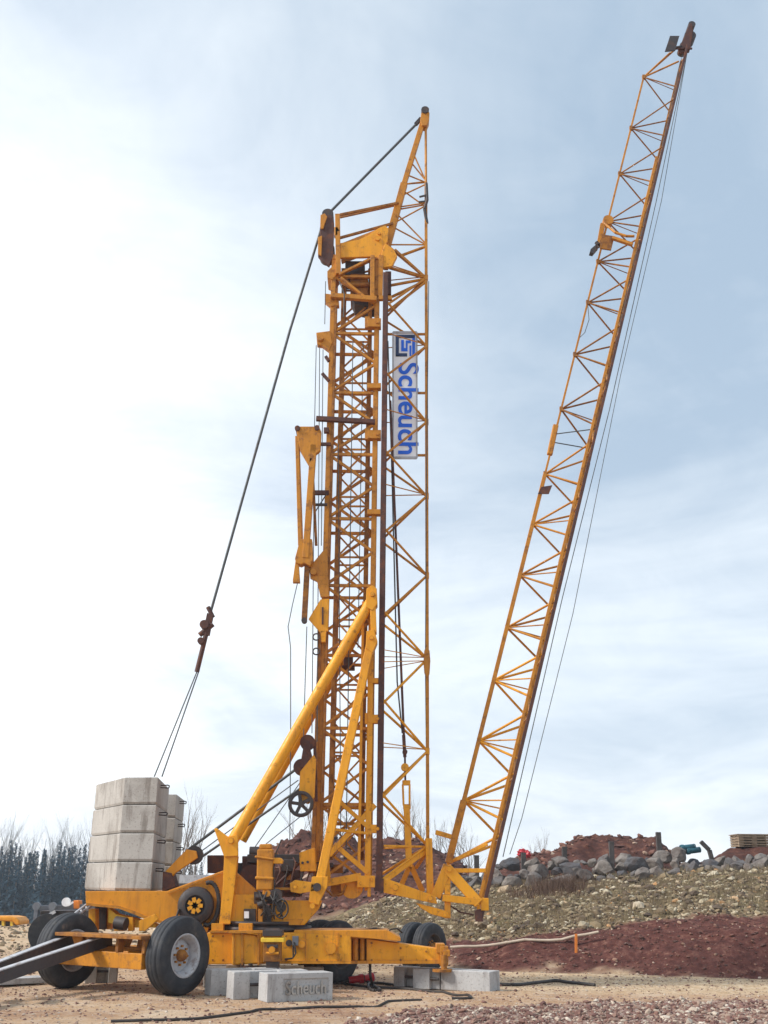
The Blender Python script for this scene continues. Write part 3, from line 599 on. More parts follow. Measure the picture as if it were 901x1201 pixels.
# ---- lattice tower
zt0 = W(411, 1037, 19.3).z
xl, xr = W(384, 580, 19.3).x, W(439, 580, 19.3).x
def lattice_box(name, xl, xr, yf, yb, za, zb, bay, rc, rb, cm, bm_, off=0, xbrace=False):
    pm = MB()
    for x in (xl, xr):
        for y in (yf, yb): pm.box((x, y, za+.05), (rc*2.6, rc*2.6, .1)); pm.box((x, y, zb-.05), (rc*2.6, rc*2.6, .1))
    root = pm.build(name, cm, crane)
    for x in (xl, xr):
        for y in (yf, yb): MB().bar((x, y, za), (x, y, zb), rc*2, rc*2, (0, 1, 0)).build('chord', cm, root, .006)
    z = za; k = off
    while z < zb-.05:
        z2 = min(z+bay, zb-.02); b = MB()
        for (A1, B1) in (((xl, yf), (xr, yf)), ((xr, yb), (xl, yb)), ((xl, yb), (xl, yf)), ((xr, yf), (xr, yb)))[:2 if xbrace else 4]:
            p, q = (A1, B1) if k % 2 == 0 else (B1, A1)
            b.bar((*p, z), (*q, z2), rb*2, rb*1.6)
            if k % 2 == 0: b.bar((*A1, z), (*B1, z), rb*1.8, rb*1.8)
        b.build('brace_panel', bm_, root); z = z2; k += 1
    return root
ztop = W(411, 300, 19.3).z
lattice_box('outer_tower', xl, xr, 19.32, 20.22, zt0, ztop, .65, .048, .030, YELD, YELD)
lattice_box('inner_tower', xl+.20, xr-.14, 19.50, 20.04, zt0+.4, ztop-.2, .60, .040, .018, RUSTY, YELD, 1, True)
# the brighter lower leg faces
b = MB(); zl = W(432, 705, 19.2).z
b.bar((xr-.02, 19.24, zt0-.1), (xr-.02, 19.24, zl), .10, .07, (0, 1, 0)); b.bar((xr-.17, 19.24, zt0+.3), (xr-.17, 19.24, zl), .05, .05, (0, 1, 0)); b.build('guide_rail', YEL, crane, .006)
b = MB(); b.bar((xl-.06, 19.26, zt0+.2), (xl-.06, 19.26, W(400, 730, 19.2).z), .07, .07, (0, 1, 0)); b.bar((xl+.07, 19.24, zt0+.4), (xl+.07, 19.24, ztop-1.2), .035, .035); b.build('guide_rail', RUSTY, crane, .006)
# clamps joining the tower to the jib
for y in (378, 452, 509, 600, 798, 843, 972):
    b = MB(); Yc = 19.2; big = y in (378, 509, 843, 972)
    b.pbox(431, y-(5 if big else 3), 447, y+(5 if big else 3), Yc, .16)
    if big: b.pbox(428, y-7, 434, y+6, Yc+.02, .1); b.disc(W(443, y, Yc-.01), (0, 1, 0), .03, .05)
    b.build('clamp', YEL if y > 700 else YELD, crane, .008)  # higher clamps get the darker yellow, backlit shade put into the colour
# cross bars sticking out to the left
for (x0, y0, x1, y1, r) in ((371, 491, 440, 495, .045), (388, 347, 442, 351, .05), (364, 578, 386, 578, .04), (374, 521, 388, 521, .03), (380, 505, 386, 505, .05), (378, 438, 386, 447, .03), (382, 418, 386, 424, .03)):
    MB().bar(W(x0, y0, 19.2), W(x1, y1, 19.2), r*2, r*2).build('cross_bar', RUST if x1 < 390 or y0 == 491 else YELD, crane, .006)
b = MB(); b.pp([(371, 390), (387, 388), (390, 402), (386, 411), (378, 405), (372, 404)], 19.25, .14); b.disc(W(376, 397, 19.22), (0, 1, 0), .06, .1); b.build('sheave_bracket', YELD, crane, .008)
b = MB(); b.pp([(381, 344), (397, 346), (398, 358), (388, 359), (381, 353)], 19.25, .14); b.build('sheave_bracket', YELD, crane, .008)
# crossed plates at the tower's foot
b = MB(); b.bar(W(386, 1003, 19.2), W(440, 944, 19.25), .09, .06, (0, 1, 0)); b.bar(W(388, 946, 19.2), W(394, 958, 19.2), .06, .05); b.bar(W(392, 990, 19.22), W(432, 1024, 19.22), .08, .06, (0, 1, 0)); b.bar(W(398, 940, 19.22), W(434, 972, 19.22), .07, .05, (0, 1, 0))
b.bar(W(383, 1000, 19.2), W(386, 1036, 19.2), .07, .07, (0, 1, 0)); b.bar(W(380, 1036, 19.2), W(424, 1028, 19.2), .12, .12, (0, 1, 0)); b.bar(W(385, 972, 19.2), W(436, 978, 19.2), .05, .05); b.build('foot_brace', YEL, crane, .006)
b = MB(); b.pbox(419, 1027, 440, 1041, 19.12, .5); b.pbox(431, 1039, 435, 1052, 19.14, .06); b.disc(W(436, 1031, 19.1), (0, 1, 0), .02, .04); b.disc(W(423, 1036, 19.1), (0, 1, 0), .02, .04); b.build('foot_block', YEL, crane, .01)
b = MB(); b.disc(W(413, 1040, 19.3), (0, 1, 0), .19, .07, 28); b.build('guide_wheel', YEL, crane)
b = MB(); b.disc(W(397, 1042, 19.35), (0, 1, 0), .13, .06, 28); b.pbox(388, 1014, 402, 1024, 19.5, .3); b.poly([W(383, 1044, 19.15), W(391, 1051, 19.15), W(402, 1048, 19.15), W(406, 1038, 19.2)], .02); b.build('bogie_gear', RUSTY, crane)
# struts
strut = MB(); strut.tube(W(272, 988, 18.62), W(437, 702, 19.15), .095, n=16); strut.build('support_strut', YEL, crane)
strut = MB(); strut.tube(W(284, 986, 20.3), W(436, 712, 20.2), .085, n=16); strut.build('support_strut', YEL, crane)
strut = MB(); strut.bar(W(375, 1036, 18.66), W(436, 748, 19.1), .15, .12, (0, 1, 0)); strut.build('support_strut', YEL, crane, .015)
b = MB(); b.pp([(430, 690), (437, 686), (442, 690), (443, 708), (437, 716), (429, 712)], 19.02, .3); b.pp([(430, 740), (439, 738), (443, 752), (437, 766), (429, 760)], 19.0, .3); b.pp([(434, 712), (441, 712), (442, 742), (435, 742)], 19.03, .2); b.disc(W(437, 697, 19.0), (0, 1, 0), .04, .06); b.disc(W(436, 748, 18.98), (0, 1, 0), .035, .06); b.build('strut_bracket', YEL, crane, .01)
# big side plates left
b = MB(); b.pp([(363, 665), (384, 640), (386, 700), (376, 700), (372, 682), (364, 678)], 19.1, .07); b.disc(W(368, 671, 19.08), (0, 1, 0), .06, .1); b.build('side_plate', YELD, crane, .006)
b = MB(); b.pp([(362, 726), (376, 703), (386, 702), (385, 740), (376, 742)], 19.1, .07); b.pp([(376, 740), (383, 740), (382, 753), (377, 753)], 19.1, .07); b.build('side_plate', YEL, crane, .006)
b = MB(); b.pbox(377.5, 712, 379.5, 732, 19.07, .05); b.build('dark_slot_strip', RUST, crane)  # dark strip on the plate, coloured for the shade in a slot
b = MB()
for (x, y) in ((371, 747), (371, 764)): b.poly([W(x, y, 19.1)+V(.06*math.cos(t), 0, .06*math.sin(t)) for t in np.linspace(0, 6.28, 12)], .014)
b.build('rope_ring', DARK, crane)
# hydraulic fold arms left of the tower (y 500-740)
b = MB(); b.pp([(347, 500), (374, 500), (377, 506), (376, 528), (371, 532), (362, 545), (352, 528)], 18.95, .1); b.pp([(347, 500), (374, 500), (377, 506), (376, 528), (371, 532), (362, 545), (352, 528)], 19.25, .1); arm = b.build('fold_arm_head', YELD, crane, .01)
b = MB(); b.disc(W(349, 502.5, 18.94), (0, 1, 0), .05, .06); b.disc(W(372, 502, 18.94), (0, 1, 0), .05, .06); b.tube(W(349, 502.5, 18.94), W(349, 502.5, 18.94)+V(0, .45, 0), .04); b.build('pin', RUST, arm)
b = MB(); b.bar(W(348.5, 512, 19.0), W(352, 640, 19.0), .07, .08, (0, 1, 0)); b.bar(W(349.5, 512, 19.3), W(354, 640, 19.3), .06, .07, (0, 1, 0)); b.build('fold_arm', YELD, crane, .008)
b = MB(); b.bar(W(368, 522, 19.0), W(358.5, 655, 19.0), .12, .10, (0, 1, 0)); b.build('fold_arm', YELD, crane, .01)
b = MB(); b.pp([(352, 632), (366, 632), (367, 656), (364, 664), (357, 660), (353, 662), (347, 660), (346, 655)], 18.96, .22); b.build('arm_joint_plate', YELD, crane, .008)
b = MB(); b.bar(W(361, 655, 19.1), W(357, 728, 19.1), .10, .08, (0, 1, 0)); b.bar(W(366, 535, 19.1), W(371, 640, 19.1), .05, .05, (0, 1, 0)); b.build('fold_arm', RUSTY, crane, .008)
b = MB(); b.pp([(347, 655), (350, 655), (352, 683), (343.5, 683), (343.5, 680)], 19.0, .1); b.build('nozzle', YELD, crane, .006)
b = MB(); b.disc(W(357, 728, 19.08), (0, 1, 0), .05, .1); b.tube(W(370, 592, 19.15), W(384, 592, 19.15), .03); b.tube(W(370, 600, 19.15), W(384, 578, 19.15), .012); b.build('pin', DARK, crane)
# hook block hanging low
b = MB(); b.pp([(352, 905), (368, 885), (371, 890), (369, 935), (362, 943), (350, 940)], 18.9, .06); b.pp([(352, 905), (368, 885), (371, 890), (369, 935), (362, 943), (350, 940)], 19.08, .06); hb = b.build('pulley_block', YEL, crane, .008)
b = MB(); b.disc(W(361, 871, 19.0), (0, 1, 0), .13, .12, 24); b.disc(W(354, 900, 19.0), (0, 1, 0), .14, .12, 24); b.bar(W(361, 871, 18.93), W(356, 900, 18.93), .12, .04, (0, 1, 0)); b.build('upper_sheave', RUST, hb)
b = MB(); cc = W(353, 943, 18.85)
b.lathe(cc, (0, 1, 0), [(-.03, .155), (-.05, .20), (-.03, .215), (.03, .215), (.05, .20), (.03, .155), (-.03, .155)], 32)
for k in range(5): t = 2*math.pi*k/5+.5; b.bar(cc, cc+V(math.cos(t)*.17, 0, math.sin(t)*.17), .055, .04, (0, 1, 0))
b.disc(cc, (0, 1, 0), .05, .09); b.build('spoked_sheave', DARK, hb)
b = MB(); b.tube(W(361, 880, 18.95), W(366, 900, 18.95), .05); b.bar(W(369, 868, 19), W(371, 940, 19), .05, .05); b.build('block_hanger', RUST, hb)
# small box hanging inside the tower
b = MB(); b.pbox(403, 767, 414, 783, 19.6, .2); b.pbox(401, 780, 416, 784, 19.55, .25); b.build('drive_box', RUST, crane, .01)

# ---- tower head
YH = 19.25
b = MB(); b.pp([(399, 285), (420, 281), (432, 276), (443, 268), (452, 264), (456, 268), (455, 282), (444, 303), (436, 301), (399, 302)], YH, .07); b.pp([(399, 285), (420, 281), (432, 276), (443, 268), (452, 264), (456, 268), (455, 282), (444, 303), (436, 301), (399, 302)], YH+.75, .07); b.disc(W(443, 280, YH-.01), (0, 1, 0), .05, .05); b.disc(W(445, 274, YH-.01), (0, 1, 0), .03, .05); b.build('head_plate', YEL, crane, .01)
b = MB(); b.pp([(399, 286), (452, 265), (454, 268), (400, 289)], YH+.07, .68); b.build('head_cover', YELD, crane)
b = MB(); b.pp([(446, 300), (452, 285), (462, 292), (466, 300), (460, 312), (448, 314)], YH-.02, .10); b.pp([(446, 300), (452, 285), (462, 292), (466, 300), (460, 312), (448, 314)], YH+.75, .10); b.build('pivot_plate', YEL, crane, .01)
b = MB(); b.bar(W(396, 252, YH), W(397, 322, YH), .10, .1, (0, 1, 0)); b.bar(W(396, 256, YH+.75), W(397, 322, YH+.75), .08, .08, (0, 1, 0)); b.pbox(392, 266, 399, 276, YH-.05, .12); b.build('head_post', YELD, crane, .008)
b = MB(); b.bar(W(399, 252, YH), W(467.5, 238, YH+.2), .05, .05); b.bar(W(399, 279, YH), W(461, 262, YH+.2), .05, .05); b.bar(W(399, 255, YH+.7), W(467, 240, YH+.4), .04, .04); b.build('tie_bar', RUSTY, crane, .006)
b = MB(); b.pp([(376, 254), (380, 251), (389, 252), (392, 262), (391, 300), (386, 312), (378, 306), (373, 300), (375, 280)], YH, .08); b.pp([(376, 254), (380, 251), (389, 252), (392, 262), (391, 300), (386, 312), (378, 306), (373, 300), (375, 280)], YH+.5, .08); wb = b.build('sheave_housing', RUST, crane, .01)
b = MB(); b.disc(W(385, 257, YH+.25), (0, 1, 0), .12, .4, 24); b.disc(W(383, 275, YH+.25), (0, 1, 0), .13, .4, 24); b.disc(W(384, 298, YH+.25), (0, 1, 0), .16, .4, 24); b.build('head_sheave', DARK, wb)
b = MB(); b.pp([(376, 252), (381, 250), (384, 254), (379, 268), (376, 268)], YH-.03, .05); b.pp([(373, 278), (378, 276), (377, 300), (373, 298)], YH-.03, .05); b.pp([(384, 318), (394, 308), (398, 318), (390, 328), (384, 325)], YH, .5); b.build('housing_lug', YELD, wb, .006)
b = MB(); b.pbox(405, 306, 428, 322, YH+.2, .6); b.pbox(433, 304, 440, 358, YH+.3, .5); b.pp([(411, 345), (432, 345), (432, 360), (416, 356)], YH+.2, .5); b.build('winch_motor', DARK, crane, .01)
b = MB(); b.pbox(411, 321, 432, 346, YH+.15, .55); b.tube(W(409, 334, YH+.12), W(433, 334, YH+.12), .05); b.build('winch_drum', RUSTY, crane, .01)
b = MB(); b.bar(W(398, 322, YH-.03), W(434, 304, YH-.03), .06, .05); b.bar(W(400, 326, YH-.03), W(432, 352, YH-.03), .07, .05); b.bar(W(437, 300, YH-.03), W(437, 352, YH-.03), .09, .08, (0, 1, 0)); b.bar(W(447, 300, YH), W(446, 348, YH), .10, .08, (0, 1, 0)); b.bar(W(454, 285, YH+.1), W(453, 316, YH+.1), .09, .08, (0, 1, 0)); b.bar(W(444, 350, YH), W(460, 350, YH), .09, .09); b.build('head_frame', YELD, crane, .008)
b = MB(); b.pbox(438, 312, 445, 330, YH+.1, .3); b.pbox(452, 318, 459, 345, YH+.1, .2); b.build('hinge_gear', RUST, crane, .008)

# ---- folded jib section along the tower: two rails and one chord with fans of braces
YJ = 19.55; yn, yf = YJ-.32, YJ+.32
xc = W(447, 700, YJ).x+.02; xR = W(501, 700, YJ).x
zb0 = W(446, 1045, YJ).z; zt = W(450, 330, YJ).z
pm = MB()
for y in (yn, yf): pm.box((xc, y, zb0+.1), (.16, .14, .2))
sec = pm.build('folded_jib_section', RUST, crane)
MB().bar((xc, yn, zb0), (xc, yn, zt), .10, .09, (0, 1, 0)).build('rail', RUST, sec, .008)
MB().bar((xc+.02, yf, zb0), (xc+.02, yf, zt), .08, .08, (0, 1, 0)).build('rail', RUST, sec, .008)
MB().bar((xR, YJ, W(500, 992, YJ).z), (xR, YJ, W(500, 214, YJ).z), .06, .06, (0, 1, 0)).tube((xR, YJ, W(500, 214, YJ).z), (xR, YJ, W(499, 142, YJ).z), .028).build('chord', YELD, sec, .006)
ny_ = [326, 406, 495, 582, 675, 773, 881, 992]
my_ = [365, 447, 538, 628, 724, 826, 935, 1030]
nzv = [W(500, y, YJ).z for y in ny_]; mzv = [W(449, y, YJ).z for y in my_]
for i, zn in enumerate(nzv):
    b = MB()
    for y in (yn, yf):
        dz = .06 if y == yf else -.04
        b.tube((xR, YJ, zn), (xc+.03, y, mzv[i]+dz), .023, n=8)
        if i: b.tube((xR, YJ, zn), (xc+.03, y, mzv[i-1]-dz), .023, n=8)
        if i in (5, 6): b.tube((xR, YJ, zn+.03), (xc+.03, y, zn+.1), .009, n=5)
        if i < 4: b.tube((xR, YJ, zn+.03), (xc+.03, y, zn+.12), .012, n=5)
        if i == 5: b.tube((xR, YJ, zn-.03), (xc+.03, y, zn-.12), .009, n=5)
    b.box((xR, YJ, zn), (.075, .07, .11)); b.build('brace_panel', YELD if i < 5 else YEL, sec)  # upper panels darker: backlit tone painted in by material
b = MB(); p = W(501, 775, YJ); b.pp([(498, 762), (501, 759), (504, 763), (505, 775), (504, 790), (501, 795), (498, 788), (497, 775)], YJ-.07, .14); b.build('splice_joint', YELD, sec, .01)
# dangling wire and fittings on the mast chord
b = MB(); b.poly([W(500, 215, YJ), W(501, 235, YJ-.05), W(498, 245, YJ-.05), W(501, 262, YJ)], .035, 6); b.bar(W(492, 231, YJ-.05), W(500, 229, YJ-.05), .03, .03); b.bar(W(491, 237, YJ-.05), W(500, 236, YJ-.05), .03, .03); b.build('cable_clamp', DARK, sec)
# A-frame mast at the top
b = MB(); b.bar(W(454, 290, YJ), W(474, 216, YJ), .15, .12, (0, 1, 0)); b.bar(W(474, 216, YJ), W(496.5, 142, YJ), .11, .10, (0, 1, 0)); mast = b.build('head_mast', YELD, crane, .01)
b = MB(); b.pp([(494, 133), (497, 128.5), (501, 128.5), (504, 132), (503.5, 141), (501, 147), (495, 147), (493, 141)], YJ-.1, .2); b.build('mast_tip', YELD, mast, .012)
b = MB(); b.disc(W(498.5, 133, YJ), (0, 1, 0), .085, .26); b.bar(W(487.5, 146, YJ), W(494, 139, YJ), .07, .07); b.build('tip_sheave', DARK, mast)
b = MB()
fan = [((490, 180), (498, 213)), ((487, 190), (498, 212)), ((483, 205), (498, 214)), ((473, 216), (498, 214)), ((474, 216), (500, 213)), ((478, 223), (497, 243)), ((477, 230), (497, 216)), ((472, 246), (499, 240)), ((472, 243), (497, 238)), ((470, 250), (498, 286)), ((467, 262), (497, 241)), ((465, 266), (498, 287)), ((460, 287), (498, 287)), ((470, 300), (498, 289)), ((458, 291), (498, 326)), ((457, 314), (498, 326)), ((457, 335), (499, 327)), ((460, 348), (499, 329)), ((455, 365), (499, 330))]
def on_mast(x, y): return (496.5-(y-142)*22.5/74 if y < 216 else 474-(y-216)*20/74) if y < 290 else x
for i, ((a1, a2), (b1, b2)) in enumerate(fan):
    a1 = on_mast(a1, a2); b.tube(W(a1, a2, YJ+(.04 if i % 2 else -.04)), V(xR, YJ, W(b1, b2, YJ).z), .016 if a2 < 290 else .03, n=6)
b.build('fan_brace', YELD, mast)
b = MB(); b.bar(W(457, 314, YJ-.1), W(496, 325, YJ), .06, .05); b.bar(W(463, 293, YJ-.1), W(497, 324, YJ), .06, .05); b.build('head_tie', YELD, mast, .006)
# foot of the folded section
b = MB(); foot = [(449, 1029), (455, 1031), (511, 1051), (513, 1060), (506, 1059), (450, 1047)]
b.pp(foot, yn-.03, .07); b.pp(foot, yf-.04, .07); b.disc(W(464, 1041, yn-.04), (0, 1, 0), .05, .05); b.disc(W(505, 1053.5, yn-.04), (0, 1, 0), .04, .05); b.build('foot_beam', YEL, sec, .008)
b = MB(); b.pp([(499, 983), (507, 983), (509, 1050), (501, 1053)], YJ-.12, .22); b.build('foot_post', YEL, sec, .01)
b = MB(); b.bar(W(450, 1034, yn), W(500, 998, YJ), .07, .07); b.bar(W(450, 992, yn), W(499, 993, YJ), .035, .035); b.bar(W(450, 995, yf), W(499, 993, YJ), .03, .03); b.bar(W(481, 1015, yf), W(470, 1040, yf), .09, .08, (0, 1, 0)); b.bar(W(482, 1015, yf), W(496, 1046, yf), .09, .08, (0, 1, 0)); b.bar(W(500, 1000, YJ), W(488, 1018, yf), .05, .05); b.build('foot_strut', YEL, sec, .006)
b = MB(); b.pp([(488, 1059), (496, 1061), (526, 1069), (527, 1076), (524, 1077), (505, 1072), (494, 1065)], yn, .5); b.disc(W(522, 1073, yn-.02), (0, 1, 0), .03, .04); b.build('hinge_arm', YEL, sec, .01)
# pendant with turnbuckle between
b = MB(); b.tube(W(458, 470, YJ), W(474, 868, YJ-.1), .022, n=6); b.build('pendant_rope', RUST, sec)
b = MB(); b.bar(W(473.5, 862, YJ-.1), W(475, 888, YJ-.1), .06, .05, (0, 1, 0)); b.disc(W(475, 882, YJ-.1), (0, 1, 0), .045, .1); b.bar(W(475, 885, YJ-.1), W(475.5, 916, YJ-.1), .035, .04, (0, 1, 0)); pt = b.build('pendant_link', RUST, sec, .004)
b = MB(); b.bar(W(472.5, 920, YJ-.1), W(473.5, 945, YJ-.1), .035, .06, (0, 1, 0)); b.bar(W(480.5, 920, YJ-.1), W(480.5, 945, YJ-.1), .035, .06, (0, 1, 0)); b.pbox(472, 915, 481.5, 921, YJ-.13, .07); b.pbox(473, 943, 482, 949, YJ-.13, .07); b.disc(W(475, 900, YJ-.12), (0, 1, 0), .07, .08, 12); b.bar(W(477, 947, YJ-.1), W(480, 1017, YJ-.1), .11, .07, (0, 1, 0)); b.build('turnbuckle', YEL, sec, .008)

# ---- tilted jib
JY = 19.7
def seg(a, b2, t): return (a[0]+(b2[0]-a[0])*t, a[1]+(b2[1]-a[1])*t)
Ln = [(526, 1012), (543, 939), (560, 869), (576, 798), (592, 736), (607, 675), (622, 615), (637, 556), (657, 480), (672, 416), (688, 355), (700, 307), (712, 260), (726.6, 204), (740, 150.5), (755, 90.6)]
b0, b1 = W(566, 1060, JY), W(803, 62, JY)
def onright(z): return b0+(b1-b0)*((z-b0.z)/(b1.z-b0.z))
Lp = [W(x, y, JY) for x, y in Ln]
# straighten the apex chord: fit a line to its nodes
la, lb = Lp[0], Lp[-1]
def onleft(z): return la+(lb-la)*((z-la.z)/(lb.z-la.z))
Lp = [onleft(p.z) for p in Lp]
HW = lambda z: lerp(.36, .26, (z-b0.z)/(b1.z-b0.z))
pm = MB(); pm.box(b0+V(0, -.36, 0), (.14, .12, .2)); pm.box(b0+V(0, .36, 0), (.14, .12, .2))
jib = pm.build('tilted_jib', YEL, crane, .01)
for sgn, mt, wd in ((-1, RUST, .06), (1, YELD, .07)):
    zs_ = b0.z-.25, b1.z
    pts = [onright(z)+V(0, sgn*HW(z), 0) for z in zs_]
    md = lerp(pts[0], pts[1], .45)
    MB().bar(pts[0], md, wd, wd, (0, 1, 0)).build('rail', mt, jib, .006); MB().bar(md, pts[1], wd*.85, wd*.85, (0, 1, 0)).build('rail', RUST if sgn < 0 else RUSTY, jib, .006)  # browner upper half holds backlit shade in its colour
MB().bar(onright(b0.z)+V(-.10, -.36, 0), onright(b1.z-3)+V(-.09, -.26, 0), .055, .055, (0, 1, 0)).build('rail', YELD, jib, .005)
b = MB(); b.bar(Lp[0], Lp[1], .12, .12, (0, 1, 0)); b.bar(Lp[1], Lp[7], .075, .075, (0, 1, 0)); b.bar(Lp[7], Lp[-1], .04, .04, (0, 1, 0)); b.build('chord', YELD, jib, .006)
for i, p in enumerate(Lp):
    b = MB(); h = (Lp[i+1].z-p.z) if i+1 < len(Lp) else .9; hp = (p.z-Lp[i-1].z) if i else h
    r = lerp(.024, .015, i/15)
    for sgn in (-1, 1):
        s_ = lambda z: onright(z)+V(-.02, sgn*HW(z), 0)
        if i < 15: b.tube(p, s_(p.z+h*.36+sgn*-.07), r, n=7)
        if i > 0: b.tube(p, s_(p.z-hp*.42+sgn*-.10), r, n=7)
        if i > 0 and (i < 7 or sgn > 0): b.tube(p, s_(p.z-.06-.05*sgn), r*.6, n=6)
        z_ = p.z+h*.36
    b3 = MB(); b3.tube(onright(z_)+V(0, -HW(z_), 0), onright(z_+h*.4)+V(0, HW(z_), 0), .018, n=6); b3.tube(onright(z_)+V(0, -HW(z_), 0), onright(z_)+V(0, HW(z_), 0), .018, n=6); b3.build('rail_lacing', YELD, jib)
    b.box(p, (.06, .06, .10)); b.build('brace_panel', YEL if i < 4 else YELD if i < 8 else RUSTY, jib)  # panels darken up the jib, backlit shade put into their colour
b = MB()
tip = W(806, 40, JY)
for t in ((792, 58), (786, 62), (796, 72)):
    b.tube(Lp[-1], W(*t, JY-.1), .02, n=6); b.tube(Lp[-1], W(*t, JY+.2), .018, n=6)
b.build('tip_brace', YELD, jib)
b = MB(); b.pp([(796, 58), (803, 42), (809, 27), (812, 27), (813, 36), (811, 50), (809, 60), (796, 62)], JY-.18, .06); b.pp([(796, 58), (803, 42), (809, 27), (812, 27), (813, 36), (811, 50), (809, 60), (796, 62)], JY+.14, .06); b.bar(W(792, 57, JY-.2), W(812, 57, JY-.2), .04, .04); hd = b.build('jib_head', RUST, jib, .01)
b = MB(); b.disc(W(808, 46, JY), (0, 1, 0), .13, .26, 20); b.disc(W(810, 33, JY), (0, 1, 0), .08, .26, 20); b.disc(W(801, 58, JY), (0, 1, 0), .10, .26, 20); b.build('sheave', DARK, hd)
b = MB(); b.pp([(780, 60), (786, 42), (797, 42), (792, 59)], JY-.28, .03); b.bar(W(790, 56, JY-.26), W(800, 54, JY-.2), .03, .03); b.build('warning_plate', DARK, jib)
# mid-jib fitting
b = MB(); b.pp([(704, 282), (708, 275), (721, 277), (717, 293), (704, 291)], JY-.25, .04); b.build('walkway_plate', RUSTY, jib)
b = MB(); b.pp([(693, 292), (700, 286), (702, 290), (696, 297), (692, 296)], JY-.2, .12); b.bar(W(699, 284, JY-.2), W(704, 289, JY-.2), .06, .06); b.bar(W(700, 290, JY-.2), W(710, 284, JY-.2), .06, .06); b.build('trolley_catch', DARK, jib)
b = MB(); b.poly([W(709, 262, JY-.15), W(722, 273, JY-.3), W(735, 277, JY-.35), W(744, 277, JY-.35)], .028); b.bar(W(718, 279, JY-.3), W(742, 287, JY-.35), .08, .06); b.bar(W(707, 263, JY), W(703, 286, JY), .10, .08, (0, 1, 0)); b.build('splice_frame', YELD, jib)
b = MB(); b.disc(onleft(W(712, 260, JY).z), (0, 1, 0), .11, .16); b.build('splice_joint', YELD, jib)
pz = W(645, 516, JY).z; b = MB(); q = onleft(pz); b.bar(q-V(.09, 0, .32), q+V(.06, 0, .32), .11, .10, (0, 1, 0)); b.build('splice_joint', YELD, jib, .02)
for k, dz in enumerate((.12, -.05)): MB().tube(q+V(0, 0, dz), onright(pz+dz)+V(0, -.3+.6*k, 0), .012, n=5).build('stay_wire', ROPE, jib)
b = MB(); b.pp([(631, 579), (635, 571), (648, 569), (644, 579)], JY-.2, .03); b.build('warning_plate', RUST, jib)
# jib heel
b = MB(); b.bar(W(511, 1052, JY-.3), W(526, 1015, JY-.3), .17, .12, (0, 1, 0)); b.bar(W(511, 1052, JY+.3), W(526, 1015, JY+.3), .17, .12, (0, 1, 0)); b.bar(W(524, 1018, JY-.3), W(562, 1060, JY-.4), .17, .12, (0, 1, 0)); b.bar(W(524, 1018, JY+.3), W(562, 1058, JY+.4), .15, .12, (0, 1, 0)); b.build('heel_beam', YEL, jib, .012)
b = MB(); b.bar(W(519, 1053, JY-.4), W(562, 1058, JY-.4), .11, .11); b.bar(W(525, 1025, JY-.3), W(525, 1077, JY-.35), .10, .09, (0, 1, 0)); b.bar(W(532, 1021, JY-.3), W(570, 1021, JY-.36), .07, .07); b.bar(W(511, 976, JY), W(531, 982, JY), .08, .08); b.bar(W(536, 1008, JY-.2), W(572, 990, JY-.34), .05, .05); b.disc(W(527, 1019, JY-.38), (0, 1, 0), .05, .05); b.build('heel_brace', YEL, jib, .008)
b = MB(); b.pp([(557, 1068), (564, 1066), (567, 1081), (558, 1081)], JY-.42, .1); b.poly([W(528, 1062, JY-.3), W(540, 1070, JY-.3), W(556, 1073, JY-.35)], .014); b.build('heel_stop', RUST, jib)
# dropped wires inside the jib
MB().poly([onleft(W(688, 355, JY).z), W(691, 375, JY-.1), W(686, 390, JY-.1), onleft(W(679, 397, JY).z)], .008, 5).build('loose_wire', ROPE, jib)

# ---- company board
b = MB(); sb = b.pbox(461.5, 390, 488.5, 537, YJ+.06, .03).build('company_board', BOARD, crane, .004)
fr = MB()
for a, q in (((461, 390), (489, 390)), ((489, 390), (489, 537)), ((489, 537), (461, 537)), ((461, 537), (461, 390))): fr.bar(W(*a, YJ+.06), W(*q, YJ+.06), .03, .05)
fr.build('board_frame', LGREY, sb)
for y in (392, 461, 534): MB().bar(W(450, y, YJ+.12), W(500, y, YJ+.12), .04, .04).build('board_bracket', YELD, sb)
def text_mesh(name, s, size, M, material, parent, ext=.004, off=.0, sx=1.0):
    cu_ = bpy.data.curves.new(name, 'FONT'); cu_.body = s; cu_.size = size; cu_.extrude = ext; cu_.offset = off; cu_.align_x = 'CENTER'; cu_.align_y = 'CENTER'
    to = bpy.data.objects.new(name+'_tmp', cu_); COL.objects.link(to); bpy.context.view_layer.update()
    me = bpy.data.meshes.new_from_object(to.evaluated_get(bpy.context.evaluated_depsgraph_get())); bpy.data.objects.remove(to)
    me.transform(M @ Matrix.Diagonal((sx, 1, 1, 1))); base = Vector(parent['_o']) if '_o' in parent else V(0, 0, 0); me.transform(Matrix.Translation(-base)); me.materials.clear(); me.materials.append(material)
    o = bpy.data.objects.new(name, me); COL.objects.link(o); o.parent = parent; return o
pA, pB = W(475.5, 424, YJ+.05), W(475.5, 535, YJ+.05); ctr = (pA+pB)/2
Mt = Matrix.Translation(ctr+V(.04, 0, 0)) @ Matrix(((0, 1, 0, 0), (0, 0, -1, 0), (-1, 0, 0, 0), (0, 0, 0, 1)))
ln = (pA-pB).length
text_mesh('lettering', 'Scheuch', .56, Mt, BLUE, sb, .004, .009, ln/(.56*3.36))
